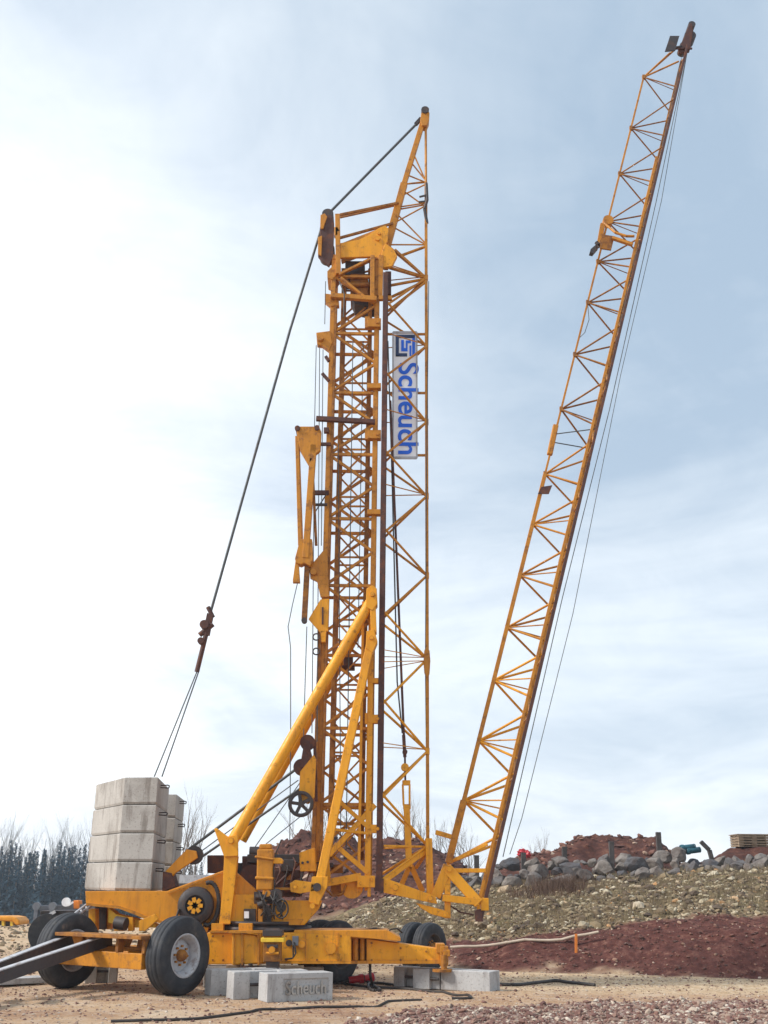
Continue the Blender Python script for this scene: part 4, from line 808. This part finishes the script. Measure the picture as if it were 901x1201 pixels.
# logo: dark square ring with an S-like key shape
b = MB(); lx = lambda x, y: (461.5+x*27, 392+y*30)
def lr(x0, y0, x1, y1): a, c = lx(x0, y0), lx(x1, y1); b.pbox(a[0], a[1], c[0], c[1], YJ+.046, .012)
lr(.10, .02, .94, .14); lr(.10, .14, .24, .86); lr(.10, .74, .60, .86); b.build('logo_frame', NAVY, sb)
b = MB(); lr(.82, .14, .94, .84); lr(.34, .22, .46, .66); lr(.46, .54, .62, .66); lr(.54, .24, .62, .54); lr(.62, .24, .76, .34); lr(.70, .44, .78, .84); b.build('logo_letters', BLUE, sb)

# ---- ropes
def ropes(name, lst, parent=crane, m=ROPE):
    for pts, r in lst: MB().poly(pts, r, 6).build(name, m, parent)
ropes('hoist_rope', [
 ([W(489, 145, YJ), W(386, 250, YH+.2)], .028), ([W(377, 268, YH+.2), W(340, 388, 19.4), W(300, 530, 19.4), W(246, 722, 19.3)], .028),
 ([W(231, 788, 19.3), W(181, 911, 19.2)], .012), ([W(233, 788, 19.3), W(190, 911, 19.3)], .012),
 ([W(222, 996, 19.1), W(354, 897, 19.0)], .026), ([W(231, 1009, 19.1), W(352, 925, 19.0), W(356, 908, 19.0)], .022), ([W(234, 1000, 19.3), W(350, 915, 19.3)], .01),
 ([W(296, 998, 19.6), W(352, 918, 19.3)], .008), ([W(312, 990, 18.7), W(362, 950, 19.0)], .008),
 ([W(349, 684, 19.0), W(343, 710, 19.0), W(338, 735, 19.0), W(341, 760, 19.0), W(341, 860, 19.0), W(340, 985, 19.0)], .008),
 ([W(360, 735, 19.1), W(358, 800, 19.1), W(356, 870, 19.0)], .008), ([W(371, 405, 19.3), W(369, 500, 19.3), W(366, 860, 19.2)], .008),
 ([W(375, 405, 19.3), W(372, 870, 19.2)], .008), ([W(379, 410, 19.2), W(377, 640, 19.2)], .008), ([W(382, 330, 19.2), W(381, 380, 19.2)], .008), ([W(397, 520, 19.2), W(400, 1000, 19.2)], .008), ([W(414, 400, 19.25), W(406, 1000, 19.25)], .009), ([W(426, 400, 19.4), W(420, 760, 19.4)], .008),
 ([W(503, 330, YJ), W(500, 600, YJ-.1), W(499, 780, YJ), W(501, 980, YJ)], .008), ([W(455, 400, YJ), W(460, 560, YJ), W(466, 800, YJ), W(472, 860, YJ)], .014),
 ([W(398, 330, 19.15), W(404, 345, 19.12), W(403, 372, 19.15)], .012)])
ropes('jib_rope', [([W(806, 62, JY), W(770, 235, JY), W(715, 480, JY), W(660, 700, JY), W(590, 1005, JY)], .009), ([W(803, 65, JY), W(762, 235, JY), W(700, 480, JY), W(655, 660, JY)], .007), ([W(801, 62, JY-.1), W(757, 260, JY-.1), W(722, 400, JY)], .006)])
ropes('jib_rope', [([W(806, 62, JY+.1), W(776, 235, JY), W(728, 440, JY), W(672, 720, JY), W(612, 960, JY), W(598, 1002, JY)], .007)])
b = MB(); b.bar(W(247, 720, 19.3), W(242, 745, 19.3), .12, .08, (0, 1, 0)); b.disc(W(240, 733, 19.28), (0, 1, 0), .08, .14); b.tube(W(244, 735, 19.3), W(231, 788, 19.3), .045); b.tube(W(234, 745, 19.3), W(250, 732, 19.3), .05); b.tube(W(244, 712, 19.3), W(250, 724, 19.3), .04); b.disc(W(236, 752, 19.28), (0, 1, 0), .06, .12); b.build('rope_socket', RUST, crane, .004)

# ================================================================ COUNTERWEIGHT SLABS
plan = [W(145, 911, 18.8), W(186, 911, 18.8), W(199, 926, 21.2), W(172, 926, 21.6), W(112, 923, 20.5)]
plan = [(p.x, p.y) for p in plan]; plan[0] = (plan[0][0], 18.9); 
pc = Vector((sum(p[0] for p in plan)/5, sum(p[1] for p in plan)/5))
zbot = W(165, 1045.5, 18.8).z; ztp = W(165, 911, 18.85).z; hh = (ztp-zbot)/4
order = ['lowest', 'second from the bottom', 'third from the bottom', 'topmost']
def slab(k, plan, z0, z1, scale, lab, loopat):
    loc = (pc.x, pc.y, z0); cx = sum(p[0] for p in plan)/len(plan); cy = sum(p[1] for p in plan)/len(plan)
    t = thing('counterweight_slab', (cx, cy, z0), lab, 'counterweight', 'concrete counterweight slabs')
    b = MB(); n = len(plan); rings = [(z0+.006, .972), (z0+.045, 1.0), (z1-.015, .998), (z1-.005, .985)]; vs = []
    for z, s in rings:
        for x, y in plan: vs.append((cx+(x-cx)*s*scale, cy+(y-cy)*s*scale, z))
    fs = [tuple(range(n-1, -1, -1)), tuple(range(3*n, 4*n))]
    for r in range(3):
        for i in range(n): fs.append((r*n+i, r*n+(i+1) % n, (r+1)*n+(i+1) % n, (r+1)*n+i))
    b.add(vs, fs).build('concrete_body', CONC, t, .012)
    for (lx_, ly_) in loopat:
        zm = z1-.10; l = MB(); p = V(lx_, ly_, zm)
        l.poly([p+V(-.06, 0, 0), p+V(.09, -.02, .01), p+V(.12, -.02, .0), p+V(.11, -.02, -.04), p+V(-.06, 0, -.03)], .011, 6).build('lifting_loop', DARK, t)
for k in range(4):
    z0 = zbot+k*hh; e0, e1 = plan[1], plan[2]
    slab(k, plan, z0, z0+hh, (1.03, 1.012, 1.0, .985)[k], 'weathered grey concrete slab, %s of the nearer four-slab stack on the crane tail' % order[k], [(lerp(e0[0], e1[0], .25)+.03, lerp(e0[1], e1[1], .25))])
q = [W(196, 940, 21.9), W(207, 937, 21.9), W(216, 948, 23.6), W(200, 948, 23.8)]; plan2 = [(p.x, p.y) for p in q]
for k in range(4):
    z0 = zbot+k*hh*.97; slab(k, plan2, z0, z0+hh*.97, 1.0, 'concrete slab of the narrow far stack partly hidden behind the nearer slabs, %s' % ('lowest one' if k == 0 else 'number %d counted upward' % (k+1) if k < 3 else 'topmost one'), [(lerp(plan2[1][0], plan2[2][0], .4)+.02, lerp(plan2[1][1], plan2[2][1], .4))])
b = MB(); b.box((plan2[0][0]+.1, 22.2, zbot-.06), (.5, 3.4, .10)); b.build('ballast_shelf', YELD, crane)

# ================================================================ CONCRETE GROUND BLOCKS
def ground_block(p0, p1, h, d, label, notch=None, text=False, m=CONC2, group='concrete ballast blocks on the ground', side=None):
    p0 = Vector(p0); p1 = Vector(p1); Lg = (p1-p0).length; ang = math.atan2(p1.y-p0.y, p1.x-p0.x)
    t = thing('ballast_block', p0, label, 'concrete block', group)
    R = Matrix.Rotation(ang, 4, 'Z')
    def loc(x, y, z): return p0+R @ Vector((x, y, z))
    def bx(mb, x0, y0, z0, x1, y1, z1):
        mb.add([loc(*v) for v in ((x0, y0, z0), (x1, y0, z0), (x1, y1, z0), (x0, y1, z0), (x0, y0, z1), (x1, y0, z1), (x1, y1, z1), (x0, y1, z1))], [(3, 2, 1, 0), (4, 5, 6, 7), (0, 1, 5, 4), (1, 2, 6, 5), (2, 3, 7, 6), (3, 0, 4, 7)])
    b = MB()
    if text:
        a0, a1, c0_, c1 = Lg*.24, Lg*.93, h*.26, h*.80; rd = .02
        # front face with a sunk panel
        outer = [(0, 0, 0), (Lg, 0, 0), (Lg, 0, h), (0, 0, h)]; inn = [(a0, 0, c0_), (a1, 0, c0_), (a1, 0, c1), (a0, 0, c1)]; sunk = [(x, rd, z) for x, _, z in inn]; back = [(0, d, 0), (Lg, d, 0), (Lg, d, h), (0, d, h)]
        vs = [loc(*v) for v in outer+inn+sunk+back]; fs = [(i, (i+1) % 4, 4+(i+1) % 4, 4+i) for i in range(4)]+[(4+i, 4+(i+1) % 4, 8+(i+1) % 4, 8+i) for i in range(4)]+[(8, 9, 10, 11), (15, 14, 13, 12)]+[((i+1) % 4, i, 12+i, 12+(i+1) % 4) for i in range(4)]
        b.add(vs, fs); body = b.build('concrete_body', m, t, .008)
        M4 = Matrix.Translation(loc((a0+a1)/2, rd-.004, (c0_+c1)/2-.03)) @ R @ Matrix(((1, 0, 0, 0), (0, 0, -1, 0), (0, 1, 0, 0), (0, 0, 0, 1)))
        text_mesh('lettering', 'Scheuch', .25, M4, CONC, t, .028, .004, (a1-a0)/(.25*3.6))
    else:
        if notch:
            n0, n1 = notch; bx(b, 0, 0, 0, n0*Lg, d, h); bx(b, n0*Lg, .09, .002, n1*Lg, d-.001, h-.002)
            if n1 < .99: bx(b, n1*Lg, 0, 0, Lg, d, h)
            body = b.build('concrete_body', m, t, .012)
            r = MB(); r.tube(loc(n0*Lg-.03, .03, h*.52), loc(min(n1, 1)*Lg+.01, .03, h*.52), .022, n=8); r.build('lifting_rod', DARK, t)
        else:
            bx(b, 0, 0, 0, Lg, d, h); body = b.build('concrete_body', m, t, .012)
            if side: r = MB(); r.tube(loc(side*Lg-.12, .0, h*.5), loc(side*Lg+.12, .0, h*.5), .035, n=8); r.build('lifting_rod', DARK, t)
    return t
gA, gB = G(313, 1176), G(390, 1173)
dirv = (gB-gA).normalized(); nb = V(-dirv.y, dirv.x, 0)
ground_block(gA, gB, .37, .36, 'pale concrete block with raised company lettering on its sunk front panel, nearest the camera', text=True)
s2 = G(273, 1173); ground_block(s2, s2+dirv*1.15, .37, .30, 'middle one of the three staggered concrete blocks under the front jack', notch=(.22, .60))
s3 = G(246.5, 1168.5); ground_block(s3, s3+dirv*1.1, .36, .28, 'leftmost staggered concrete block next to the big front tyre', notch=(.26, .60))
e1_ = G(517, 1161); e2 = G(575, 1164.5); ground_block(e1_, e2, .30, .4, 'plain smooth concrete block sticking out to the right of the outrigger arm', group='concrete ballast blocks on the ground')
e3 = G(484, 1159.5); dd = (e2-e1_).normalized(); ground_block(e3, e3+dd*.44, .30, .40, 'concrete block with rod between two others under the outrigger arm end', notch=(.68, .999))
e4 = G(461.5, 1157); ground_block(e4, e4+dd*.33, .30, .34, 'short concrete block with rod, left end of the row beneath the outrigger arm', notch=(.6, .999))
f1 = G(99, 1154); ground_block(f1, f1+V(.50, .1, 0), .36, .4, 'dark weathered concrete block behind the left front tyre', notch=(.36, .72), m=CONC)
# timbers
for i, (x0, y0, x1, z0, Y, lab) in enumerate(((238, 1141, 268, .44, 18.6, 'pale squared timber lying left of the jack blocks'), (266, 1140, 283, .44, 18.4, 'short brown timber offcut beside the jack foot'), (322, 1142, 356, .44, 18.3, 'brown timber baulk right of the jack foot'))):
    p = W(x0, y0, Y); q = W(x1, y0-1, Y); t = tag(MB().bar(V(p.x, Y, p.z+.04), V(q.x, Y, p.z+.05), .18, .14).build('timber_baulk', WOOD if i else CONC, None, .01), lab, 'timber', 'timbers by the jack')
s4 = G(238, 1158); ground_block(s4, s4+V(1.9, .25, 0), .30, .35, 'long low concrete block lying behind the three staggered jack blocks', m=CONC)
p = W(289, 1143, 18.05); t = thing('steel_base_plate', p, 'round rusty steel plate lying on the staggered blocks left of the jack', 'plate'); MB().disc(p+V(0, 0, -.01), (0, 0, 1), .17, .05, 24).build('disc', DARK, t); MB().tube(p, p+V(0, 0, .12), .05).build('spigot', RUST, t)
# flat plank at far left
p0, p1 = G(-30, 1157), G(50, 1153); tag(MB().bar(p0+V(0, 0, .06), p1+V(0, 0, .06), .4, .09).build('concrete_plank', CONC2, None, .01), 'flat pale plank on the ground left of the far front tyre', 'plank')

# ================================================================ HOSES, PLUGS
def ground_line(pts, r, n=26):
    P3 = [G(x, y) for x, y in pts]; out = []
    for i in range(len(P3)-1):
        for k in range(6):
            t = k/6; a = P3[max(i-1, 0)]; b_ = P3[i]; c = P3[i+1]; d = P3[min(i+2, len(P3)-1)]
            q = .5*((2*b_)+(c-a)*t+(2*a-5*b_+4*c-d)*t*t+(3*b_-a-3*c+d)*t*t*t); out.append(V(q.x, q.y, tz(q.x, q.y)+r*.8))
    q = P3[-1]; out.append(V(q.x, q.y, tz(q.x, q.y)+r*.8)); return out
for nm, pts, r, m_, lab in (
  ('power_cable', [(130, 1200), (220, 1198), (280, 1190), (326, 1184), (419, 1182), (460, 1176), (495, 1175)], .018, HOSE, 'long dark cable curving across the near left foreground'),
  ('power_cable', [(394, 1153), (430, 1158), (470, 1160), (520, 1165), (548, 1169), (551, 1172), (530, 1172)], .02, HOSE, 'dark cable running under the outrigger and looping before the right blocks'),
  ('flexible_hose', [(573, 1155), (600, 1157), (625, 1155), (650, 1153), (675, 1155), (698, 1157)], .028, HOSE, 'crumpled dark hose lying on the pale gravel right of the blocks'),
  ('coiled_cable', [(400, 1150), (420, 1147), (440, 1158), (446, 1162), (436, 1162), (432, 1156), (442, 1154), (470, 1157)], .024, HOSE, 'black cable coil beside the red plugs')):
    tag(MB().poly(ground_line(pts, r), r, 8).build(nm, m_), lab, 'cable' if 'cable' in nm else 'hose')
b = MB(); pts = []
for i in range(13):
    x = 528+i*14.5; y = (1108, 1107, 1107, 1106, 1104, 1103, 1101, 1102, 1100, 1099, 1095, 1093, 1090)[i]; Y = 23.9-.03*i
    q = W(x, y, Y); pts.append(V(q.x, Y, max(tz(q.x, Y)+.03, q.z-.05)))
tag(b.poly(pts, .028, 8).build('drain_hose', BEIGEHOSE), 'beige hose lying along the top of the red bank', 'hose')
q = W(675, 1104, 23.2); zg = tz(q.x, 23.2); tag(MB().bar(V(q.x, 23.2, zg-.1), V(q.x+.02, 23.2, zg+.34), .05, .03, (0, 1, 0)).build('marker_stake', ORANGE, None, .004), 'short orange stake standing in the red bank', 'stake')
for i, (px, py, a, lab) in enumerate(((418, 1154, .2, 'red power plug lying left of its twin beside the black cable coil'), (430, 1152.5, .5, 'red power plug with white collar right of its twin beside the black cable coil'))):
    p = G(px, py); d = V(math.cos(a), math.sin(a), .12).normalized(); t = thing('power_plug', p, lab, 'plug', 'red power plugs on the ground'); c = p+V(0, 0, .07)
    MB().tube(c-d*.13, c+d*.05, .055, .06, 14).tube(c+d*.05, c+d*.12, .075, .075, 14).build('plug_body', RED, t); MB().tube(c+d*.12, c+d*.14, .06, n=14).tube(c-d*.15, c-d*.13, .035, n=12).build('collar', WHITE if i else DARK, t); MB().poly([c-d*.14, c-d*.28+V(0, 0, -.03), c-d*.42+V(0, -.05, -.05)], .02, 8).build('lead', HOSE, t)
MB().poly([W(434, 1130, 18.9), W(434.5, 1145, 18.8), V(G(437, 1158).x, G(437, 1158).y, .03)], .022, 8).build('hanging_cable', HOSE, crane)

# ================================================================ BACKGROUND: BOULDERS, POSTS, THINGS ON THE RIDGE
def boulder_mesh(seed):
    import bmesh
    bm = bmesh.new(); bmesh.ops.create_icosphere(bm, subdivisions=3, radius=1)
    rr = random.Random(seed); planes = [(Vector((rr.gauss(0, 1), rr.gauss(0, 1), rr.gauss(0, 1))).normalized(), rr.uniform(.45, .85)) for _ in range(15)]
    for v in bm.verts:
        for n, d in planes:
            t = v.co.dot(n)
            if t > d: v.co -= n*(t-d)
        v.co *= 1+.10*mnoise.noise(v.co*2.5+Vector((seed*3, 0, 0)))+.05*mnoise.noise(v.co*7)
    me = bpy.data.meshes.new('boulder'); bm.to_mesh(me); bm.free(); me.materials.append(BOULD); return me
BM_ = [boulder_mesh(i+1) for i in range(8)]
rb = random.Random(5)
top = [(560, 1012), (600, 1006), (640, 1004), (690, 1000), (730, 998), (780, 1004), (830, 998), (901, 998)]
bot = [(560, 1032), (600, 1030), (690, 1022), (780, 1016), (901, 1007)]
k = 0
for row in range(3):
    px = 528+row*5
    while px < 915:
        sz = rb.choice((.14, .19, .24, .31))*rb.uniform(.85, 1.15)*(1.05 if 600 < px < 800 else .85)
        Y = 31.2-row*.45+rb.uniform(-.2, .2)+ (1.0 if px < 600 else 0); q = W(px, 1020, Y); z = tz(q.x, Y)+sz*.25+(2-row)*(.17 if px < 800 else .08)
        if px < 575 and row == 0: z -= .15
        o = bpy.data.objects.new('boulder', BM_[k % 8]); COL.objects.link(o); o.location = (q.x, Y, z); o.scale = (sz*rb.uniform(.9, 1.25), sz, sz*rb.uniform(.65, .95)); o.rotation_euler = (rb.uniform(-.4, .4), rb.uniform(-.4, .4), rb.uniform(0, 6.28))
        tag(o, ('grey boulder on the crest behind the base of the tilted jib' if px < 590 else 'grey boulder on the crest left of the red mound summit' if px < 665 else 'grey boulder on the crest below the highest red mound' if px < 765 else 'boulder between the tallest post and the teal pipes' if px < 830 else 'boulder right of the teal pipes below the pallets')+(', front row' if row == 2 else ''), 'boulder', 'boulders along the slope crest'); k += 1
        px += sz*2*40*rb.uniform(.72, 1.05)
def post(px, y0, y1, lab, lean=0, Y=32.5):
    p = W(px, y1, Y); q = W(px+lean, y0, Y); b = MB(); g = min(tz(p.x, Y), p.z)-.1; b.bar(V(p.x, Y, g), q, .14, .12, (0, 1, 0)); o = b.build('timber_post', POST, None, .01); tag(o, lab, 'post', 'posts along the crest')
post(662, 993, 1014, 'dark timber post left of the highest part of the red mound'); post(717, 987, 1004, 'short dark post standing behind the boulders at the mound top'); post(774, 976, 1006, 'tallest dark post at the right foot of the red mound', -2); post(559, 1003, 1020, 'dark post just seen behind the tilted jib base')
post(614, 1000, 1016, 'small dark post beside the red tarp')
# teal pipes
for i, (x0, x1, y, r) in enumerate(((793, 806, 996, .09), (798, 815, 993, .08), (805, 821, 996.5, .08))):
    Y = 32.3; p = W(x0, y+2, Y); t = thing('drain_pipe', p, ('left', 'upper middle', 'right')[i]+' one of the teal pipes piled on the crest near the crate', 'pipe', 'teal pipes on the crest')
    a, c = p, W(x1, y, Y+.1); ax2 = (c-a).normalized(); MB().lathe(a, ax2, [(0, r*.8), (0, r), ((c-a).length, r), ((c-a).length, r*.8), (0, r*.8)], 16).build('pipe_body', TEAL, t); MB().disc(a+ax2*.06, ax2, r*1.2, .08, 16).build('socket', TEAL, t)
p = W(822, 987, 32); q = W(832, 997, 32); tag(MB().bar(p, q, .14, .1).bar(q, V(q.x+.1, 32, tz(q.x, 32)-.1), .12, .1).build('leaning_beam', POST, None, .01), 'dark beam leaning down beside the teal pipes', 'beam')
# pallet stack
Yp = 33.0; ta = W(867, 993, Yp); tb = W(903, 978, Yp); bw = tb.x-ta.x; 
npal = 5; ph = (tb.z-ta.z)/npal
for i in range(npal):
    z = ta.z+i*ph; t = thing('wooden_pallet', (ta.x+bw/2, Yp+.4, z), 'weathered wooden pallet, '+('lowest', 'second lowest', 'middle', 'second highest', 'top')[i]+' of the pallet stack at the right edge of the crest', 'pallet', 'stacked pallets')
    b = MB()
    for j in range(3): b.box((ta.x+bw/2, Yp+.05+j*.35, z+ph*.10), (bw, .1, ph*.18))
    b.build('bottom_boards', WOOD, t); b = MB()
    for j in range(3): b.box((ta.x+.08+j*(bw-.16)/2, Yp+.4, z+ph*.42), (.14, .8, ph*.44))
    b.build('spacer_blocks', WOOD, t); b = MB()
    for j in range(6): b.box((ta.x+bw/2, Yp+.03+j*.148, z+ph*.76), (bw+(.06 if i == npal-1 else 0), .11, ph*.22))
    b.build('top_boards', WOOD, t)
b = MB(); b.box((ta.x+bw/2, Yp+.5, (ta.z+tz(ta.x, Yp))/2-.15), (bw+.3, 1.2, abs(ta.z-tz(ta.x, Yp))+.3)); 
print('CRIB', ta.z, tz(ta.x, Yp), tz(ta.x+.5,Yp))
if ta.z > tz(ta.x, Yp)+.15: tag(b.build('timber_crib', WOOD, None, .03), 'low timber crib beneath the pallet stack', 'crib')
# red tarp
Y = 33; c = W(616, 1001, Y); vs = []; fs = []
import bmesh
bm = bmesh.new(); bmesh.ops.create_icosphere(bm, subdivisions=4, radius=1)
for v in bm.verts:
    v.co = Vector((v.co.x*.20, v.co.y*.16, v.co.z*.11)); v.co *= 1+.5*mnoise.noise(v.co*9)+.35*mnoise.noise(v.co*22); v.co.z += -.35*v.co.x*0
me = bpy.data.meshes.new('crumpled_tarp'); bm.to_mesh(me); bm.free(); me.materials.append(RED); o = bpy.data.objects.new('crumpled_tarp', me); COL.objects.link(o); o.location = c; tag(o, 'crumpled bright red tarp lying on the far red mound', 'tarp')

# ---- left distance: parked equipment
Yt = 27; t = thing('equipment_trailer', (W(66, 1085, Yt).x, Yt, 0), 'dark steel trailer frame parked behind the far front tyre', 'trailer')
b = MB(); b.bar(W(43, 1065, Yt), W(128, 1062, Yt+.5), .10, .10); b.bar(W(62, 1068, Yt+.8), W(128, 1066, Yt+.8), .1, .08); b.bar(W(46, 1082, Yt), W(128, 1082, Yt+.5), .14, .18); b.build('chassis_rail', GREY, t, .01)
b = MB(); b.pbox(47, 1068, 100, 1086, Yt+.15, .5); b.build('side_panel', DARK, t, .02)
for x in (43.5, 62): MB().bar(V(W(x, 1062, Yt).x, Yt, 0), W(x, 1063, Yt), .09, .09, (0, 1, 0)).disc(W(x, 1063, Yt), (0, 1, 0), .09, .12).build('stake', GREY, t)
MB().bar(W(53, 1076, Yt-.05), W(65, 1069, Yt-.05), .05, .07).build('ramp_strut', LGREY, t)
b = MB(); b.disc(V(W(56, 1084, Yt).x, Yt, .42), (.3, -1, 0), .42, .2, 28); b.build('wheel', RUB, t)
b = MB(); b.disc(W(78, 1058, Yt+.1), (0, 1, 0), .10, .1, 16); b.bar(W(80, 1062, Yt), W(86, 1058, Yt), .04, .04); b.build('work_lamp', WHITE, t); MB().pbox(86, 1056, 93, 1066, Yt+.2, .3).build('orange_bracket', ORANGE, t, .02)
# second visible wheel for the trailer
Yy = 42; p = W(-8, 1084, Yy); t = thing('yellow_machine_hood', (p.x, Yy, 0), 'low yellow machine body with dark openings at the far left edge', 'machine')
b = MB(); b.pp([(-40, 1075), (10, 1074.5), (19, 1076), (23, 1080), (22.5, 1085), (18, 1085), (15, 1081), (0, 1080), (-40, 1080)], Yy, 1.2); b.build('body_shell', YELO, t, .05)
b = MB(); b.pp([(-40, 1080), (16, 1080), (16, 1086), (-40, 1086)], Yy+.2, .9); b.build('undercarriage', DARK, t, .03)
for x in (2, 12): MB().pbox(x, 1080, x+3, 1086, Yy+.05, .2).build('support_leg', YELB, t)
# pale shed roof behind the platform
Ys = 60; p = W(222, 1040, Ys); t = thing('metal_shed', (p.x, Ys, 0), 'low pale grey shed seen between the far concrete stack and the platform beam', 'shed')
b = MB(); b.pp([(196, 1034), (244, 1034), (244, 1062), (196, 1062)], Ys, 3); b.build('wall', GREY, t); b = MB(); b.pp([(192, 1034), (198, 1026), (240, 1026), (248, 1034), (248, 1036), (192, 1036)], Ys-.3, 3.6); b.build('roof', LGREY, t)

# ================================================================ TREES
def bare_tree(seed, H, m_, spread=.5, depth=5):
    rr = random.Random(seed); tr = MB(); br = MB()
    def grow(p, d, ln, r, lv):
        steps = 3; 
        for s_ in range(steps):
            sg = .03 if lv == 0 else .10; d = (d+Vector((rr.gauss(0, sg), rr.gauss(0, sg), rr.gauss(.05, .05)))).normalized(); q = p+d*ln/steps
            (tr if lv == 0 else br).tube(p, q, r, r*.82, n=5 if lv < 2 else 3, cap=False); r *= .82; p = q
            if lv < depth-1:
                for _ in range(2 if lv else 3):
                    a = rr.uniform(0, 6.28); o = Vector((math.cos(a), math.sin(a), 0))*spread*rr.uniform(.6, 1.3)
                    grow(p, (d+o).normalized(), ln*rr.uniform(.42, .62), r*.55, lv+1) if (lv or s_ or True) and rr.random() < (.9 if lv < 2 else .62) else None
    grow(Vector((0, 0, 0)), Vector((0, 0, 1)), H*.62, H*.016, 0)
    t = tr.build('trunk', m_); c = br.build('crown', m_); return t.data, c.data, t, c
def conifer(seed, H):
    rr = np.random.default_rng(seed); v = []; f = []; nl = 46
    for i in range(nl):
        z = H*(.05+.95*(i/nl)); R = H*.21*(1-i/nl)**.9*rr.uniform(.7, 1.15)+.05; nb = max(5, int(13*(1-i/nl)+4))
        for k in range(nb):
            a = rr.uniform(0, 6.28); L_ = R*rr.uniform(.6, 1.2)
            for s_ in range(4):
                t = .15+.85*s_/4; w_ = .23*(1.3-t*.8)*(1.2-i/nl*.8); cx, cy, cz = math.cos(a)*L_*t, math.sin(a)*L_*t, z-L_*t*.3+rr.normal(0, .1)
                da = rr.uniform(-.7, .7); dx, dy = math.cos(a+da), math.sin(a+da); o = len(v)
                v += [(cx-dy*w_, cy+dx*w_, cz), (cx+dy*w_, cy-dx*w_, cz+rr.normal(0, .05)), (cx+dx*w_*2.6, cy+dy*w_*2.6, cz-w_*rr.uniform(.2, 2))]; f.append((o, o+1, o+2))
    c = npmesh('crown', np.array(v), np.array(f), NEEDLE); t = MB().tube((0, 0, 0), (0, 0, H*.97), H*.010, .02, n=7).build('trunk', BARK); return t.data, c.data, t, c
def place_tree(nm, src, loc, rz, sc, lab, cat, grp, mats=None):
    r = bpy.data.objects.new(nm, None); COL.objects.link(r); r.location = loc; r.rotation_euler = (0, 0, rz); r.scale = (sc, sc, sc); tag(r, lab, cat, grp)
    for n_, me in (('trunk', src[0]), ('crown', src[1])): o = bpy.data.objects.new(n_, me); COL.objects.link(o); o.parent = r
conf = [conifer(i, 14) for i in (1, 2, 3)]; bare = [bare_tree(i, 13, BARKP, .24, 5) for i in (4, 5, 6)]; sap = [bare_tree(i, 5, BARK, .40, 4) for i in (7, 8, 9)]
for s in conf+bare+sap: bpy.data.objects.remove(s[2]); bpy.data.objects.remove(s[3])
rt = random.Random(3)
for row, Y in enumerate((121, 124, 127, 131)):
    px = -60+row*7
    while px < (128 if row < 2 else 236):
        zt_ = W(px, 993 if px < 110 else 1008, Y).z+rt.uniform(-1.1, .6); q = W(px, 1040, Y); zb = tz(q.x, Y)-.3; sc = (zt_-zb)/14
        place_tree('spruce_tree', conf[rt.randrange(3)], (q.x, Y+rt.uniform(-1, 1), zb), rt.uniform(0, 6.28), sc*rt.uniform(.9, 1.04), 'dark blue green spruce in the forest edge at the far left', 'tree', 'spruces of the far forest edge')
        px += rt.uniform(7, 12)
for i in range(24):
    px = -50+i*7.4+rt.uniform(-3, 3); Y = rt.choice((129, 133, 136)); zt_ = W(px, 985 if px < 110 else 990, Y).z+rt.uniform(-1.6, .5); q = W(px, 1040, Y); zb = tz(q.x, Y)-.3
    place_tree('bare_birch', bare[rt.randrange(3)], (q.x, Y, zb), rt.uniform(0, 6.28), (zt_-zb)/12.5, 'thin leafless birch rising among the spruces at the far left', 'tree', 'leafless birches of the far forest')
for px, y, lab in ((207, 960, 0), (219, 975, 0), (232, 968, 0), (345, 962, 0), (362, 950, 0), (380, 958, 0), (400, 950, 0), (415, 962, 0), (462, 960, 0), (472, 965, 0), (487, 955, 0), (492, 968, 0), (517, 972, 0), (528, 976, 0), (542, 978, 0), (552, 982, 0), (637, 985, 1), (628, 990, 1)):
    Y = 62 if px < 560 else 48; zt_ = W(px, y, Y).z; q = W(px, 1040, Y); zb = tz(q.x, Y)-.2; lab2 = 'bare little tree behind the red mound on the right skyline' if lab else ('leafless sapling on the skyline between the counterweight and the crane mast' if px < 300 else 'leafless sapling on the skyline behind the crane tower')
    place_tree('leafless_sapling', sap[rt.randrange(3)], (q.x, Y, zb), rt.uniform(0, 6.28), (zt_-zb)/4.7, lab2, 'tree', 'little trees behind the right mound' if lab else ('saplings by the counterweight' if px < 300 else 'saplings behind the tower'))
# ================================================================ AIR
hm = bpy.data.materials.new('haze_air'); hm.use_nodes = True; hn = hm.node_tree.nodes; hn.remove(hn['Principled BSDF'])
pv = hn.new('ShaderNodeVolumePrincipled'); pv.inputs['Color'].default_value = (.80, .90, 1, 1); pv.inputs['Density'].default_value = .0008; pv.inputs['Anisotropy'].default_value = .2
hm.node_tree.links.new(pv.outputs[0], hn['Material Output'].inputs['Volume'])
hzb = MB().box((0, 152, 8), (640, 560, 34)).build('haze', hm); tag(hzb, None, None, kind='stuff')
for o in list(bpy.data.objects):
    if '_o' in o: del o['_o']
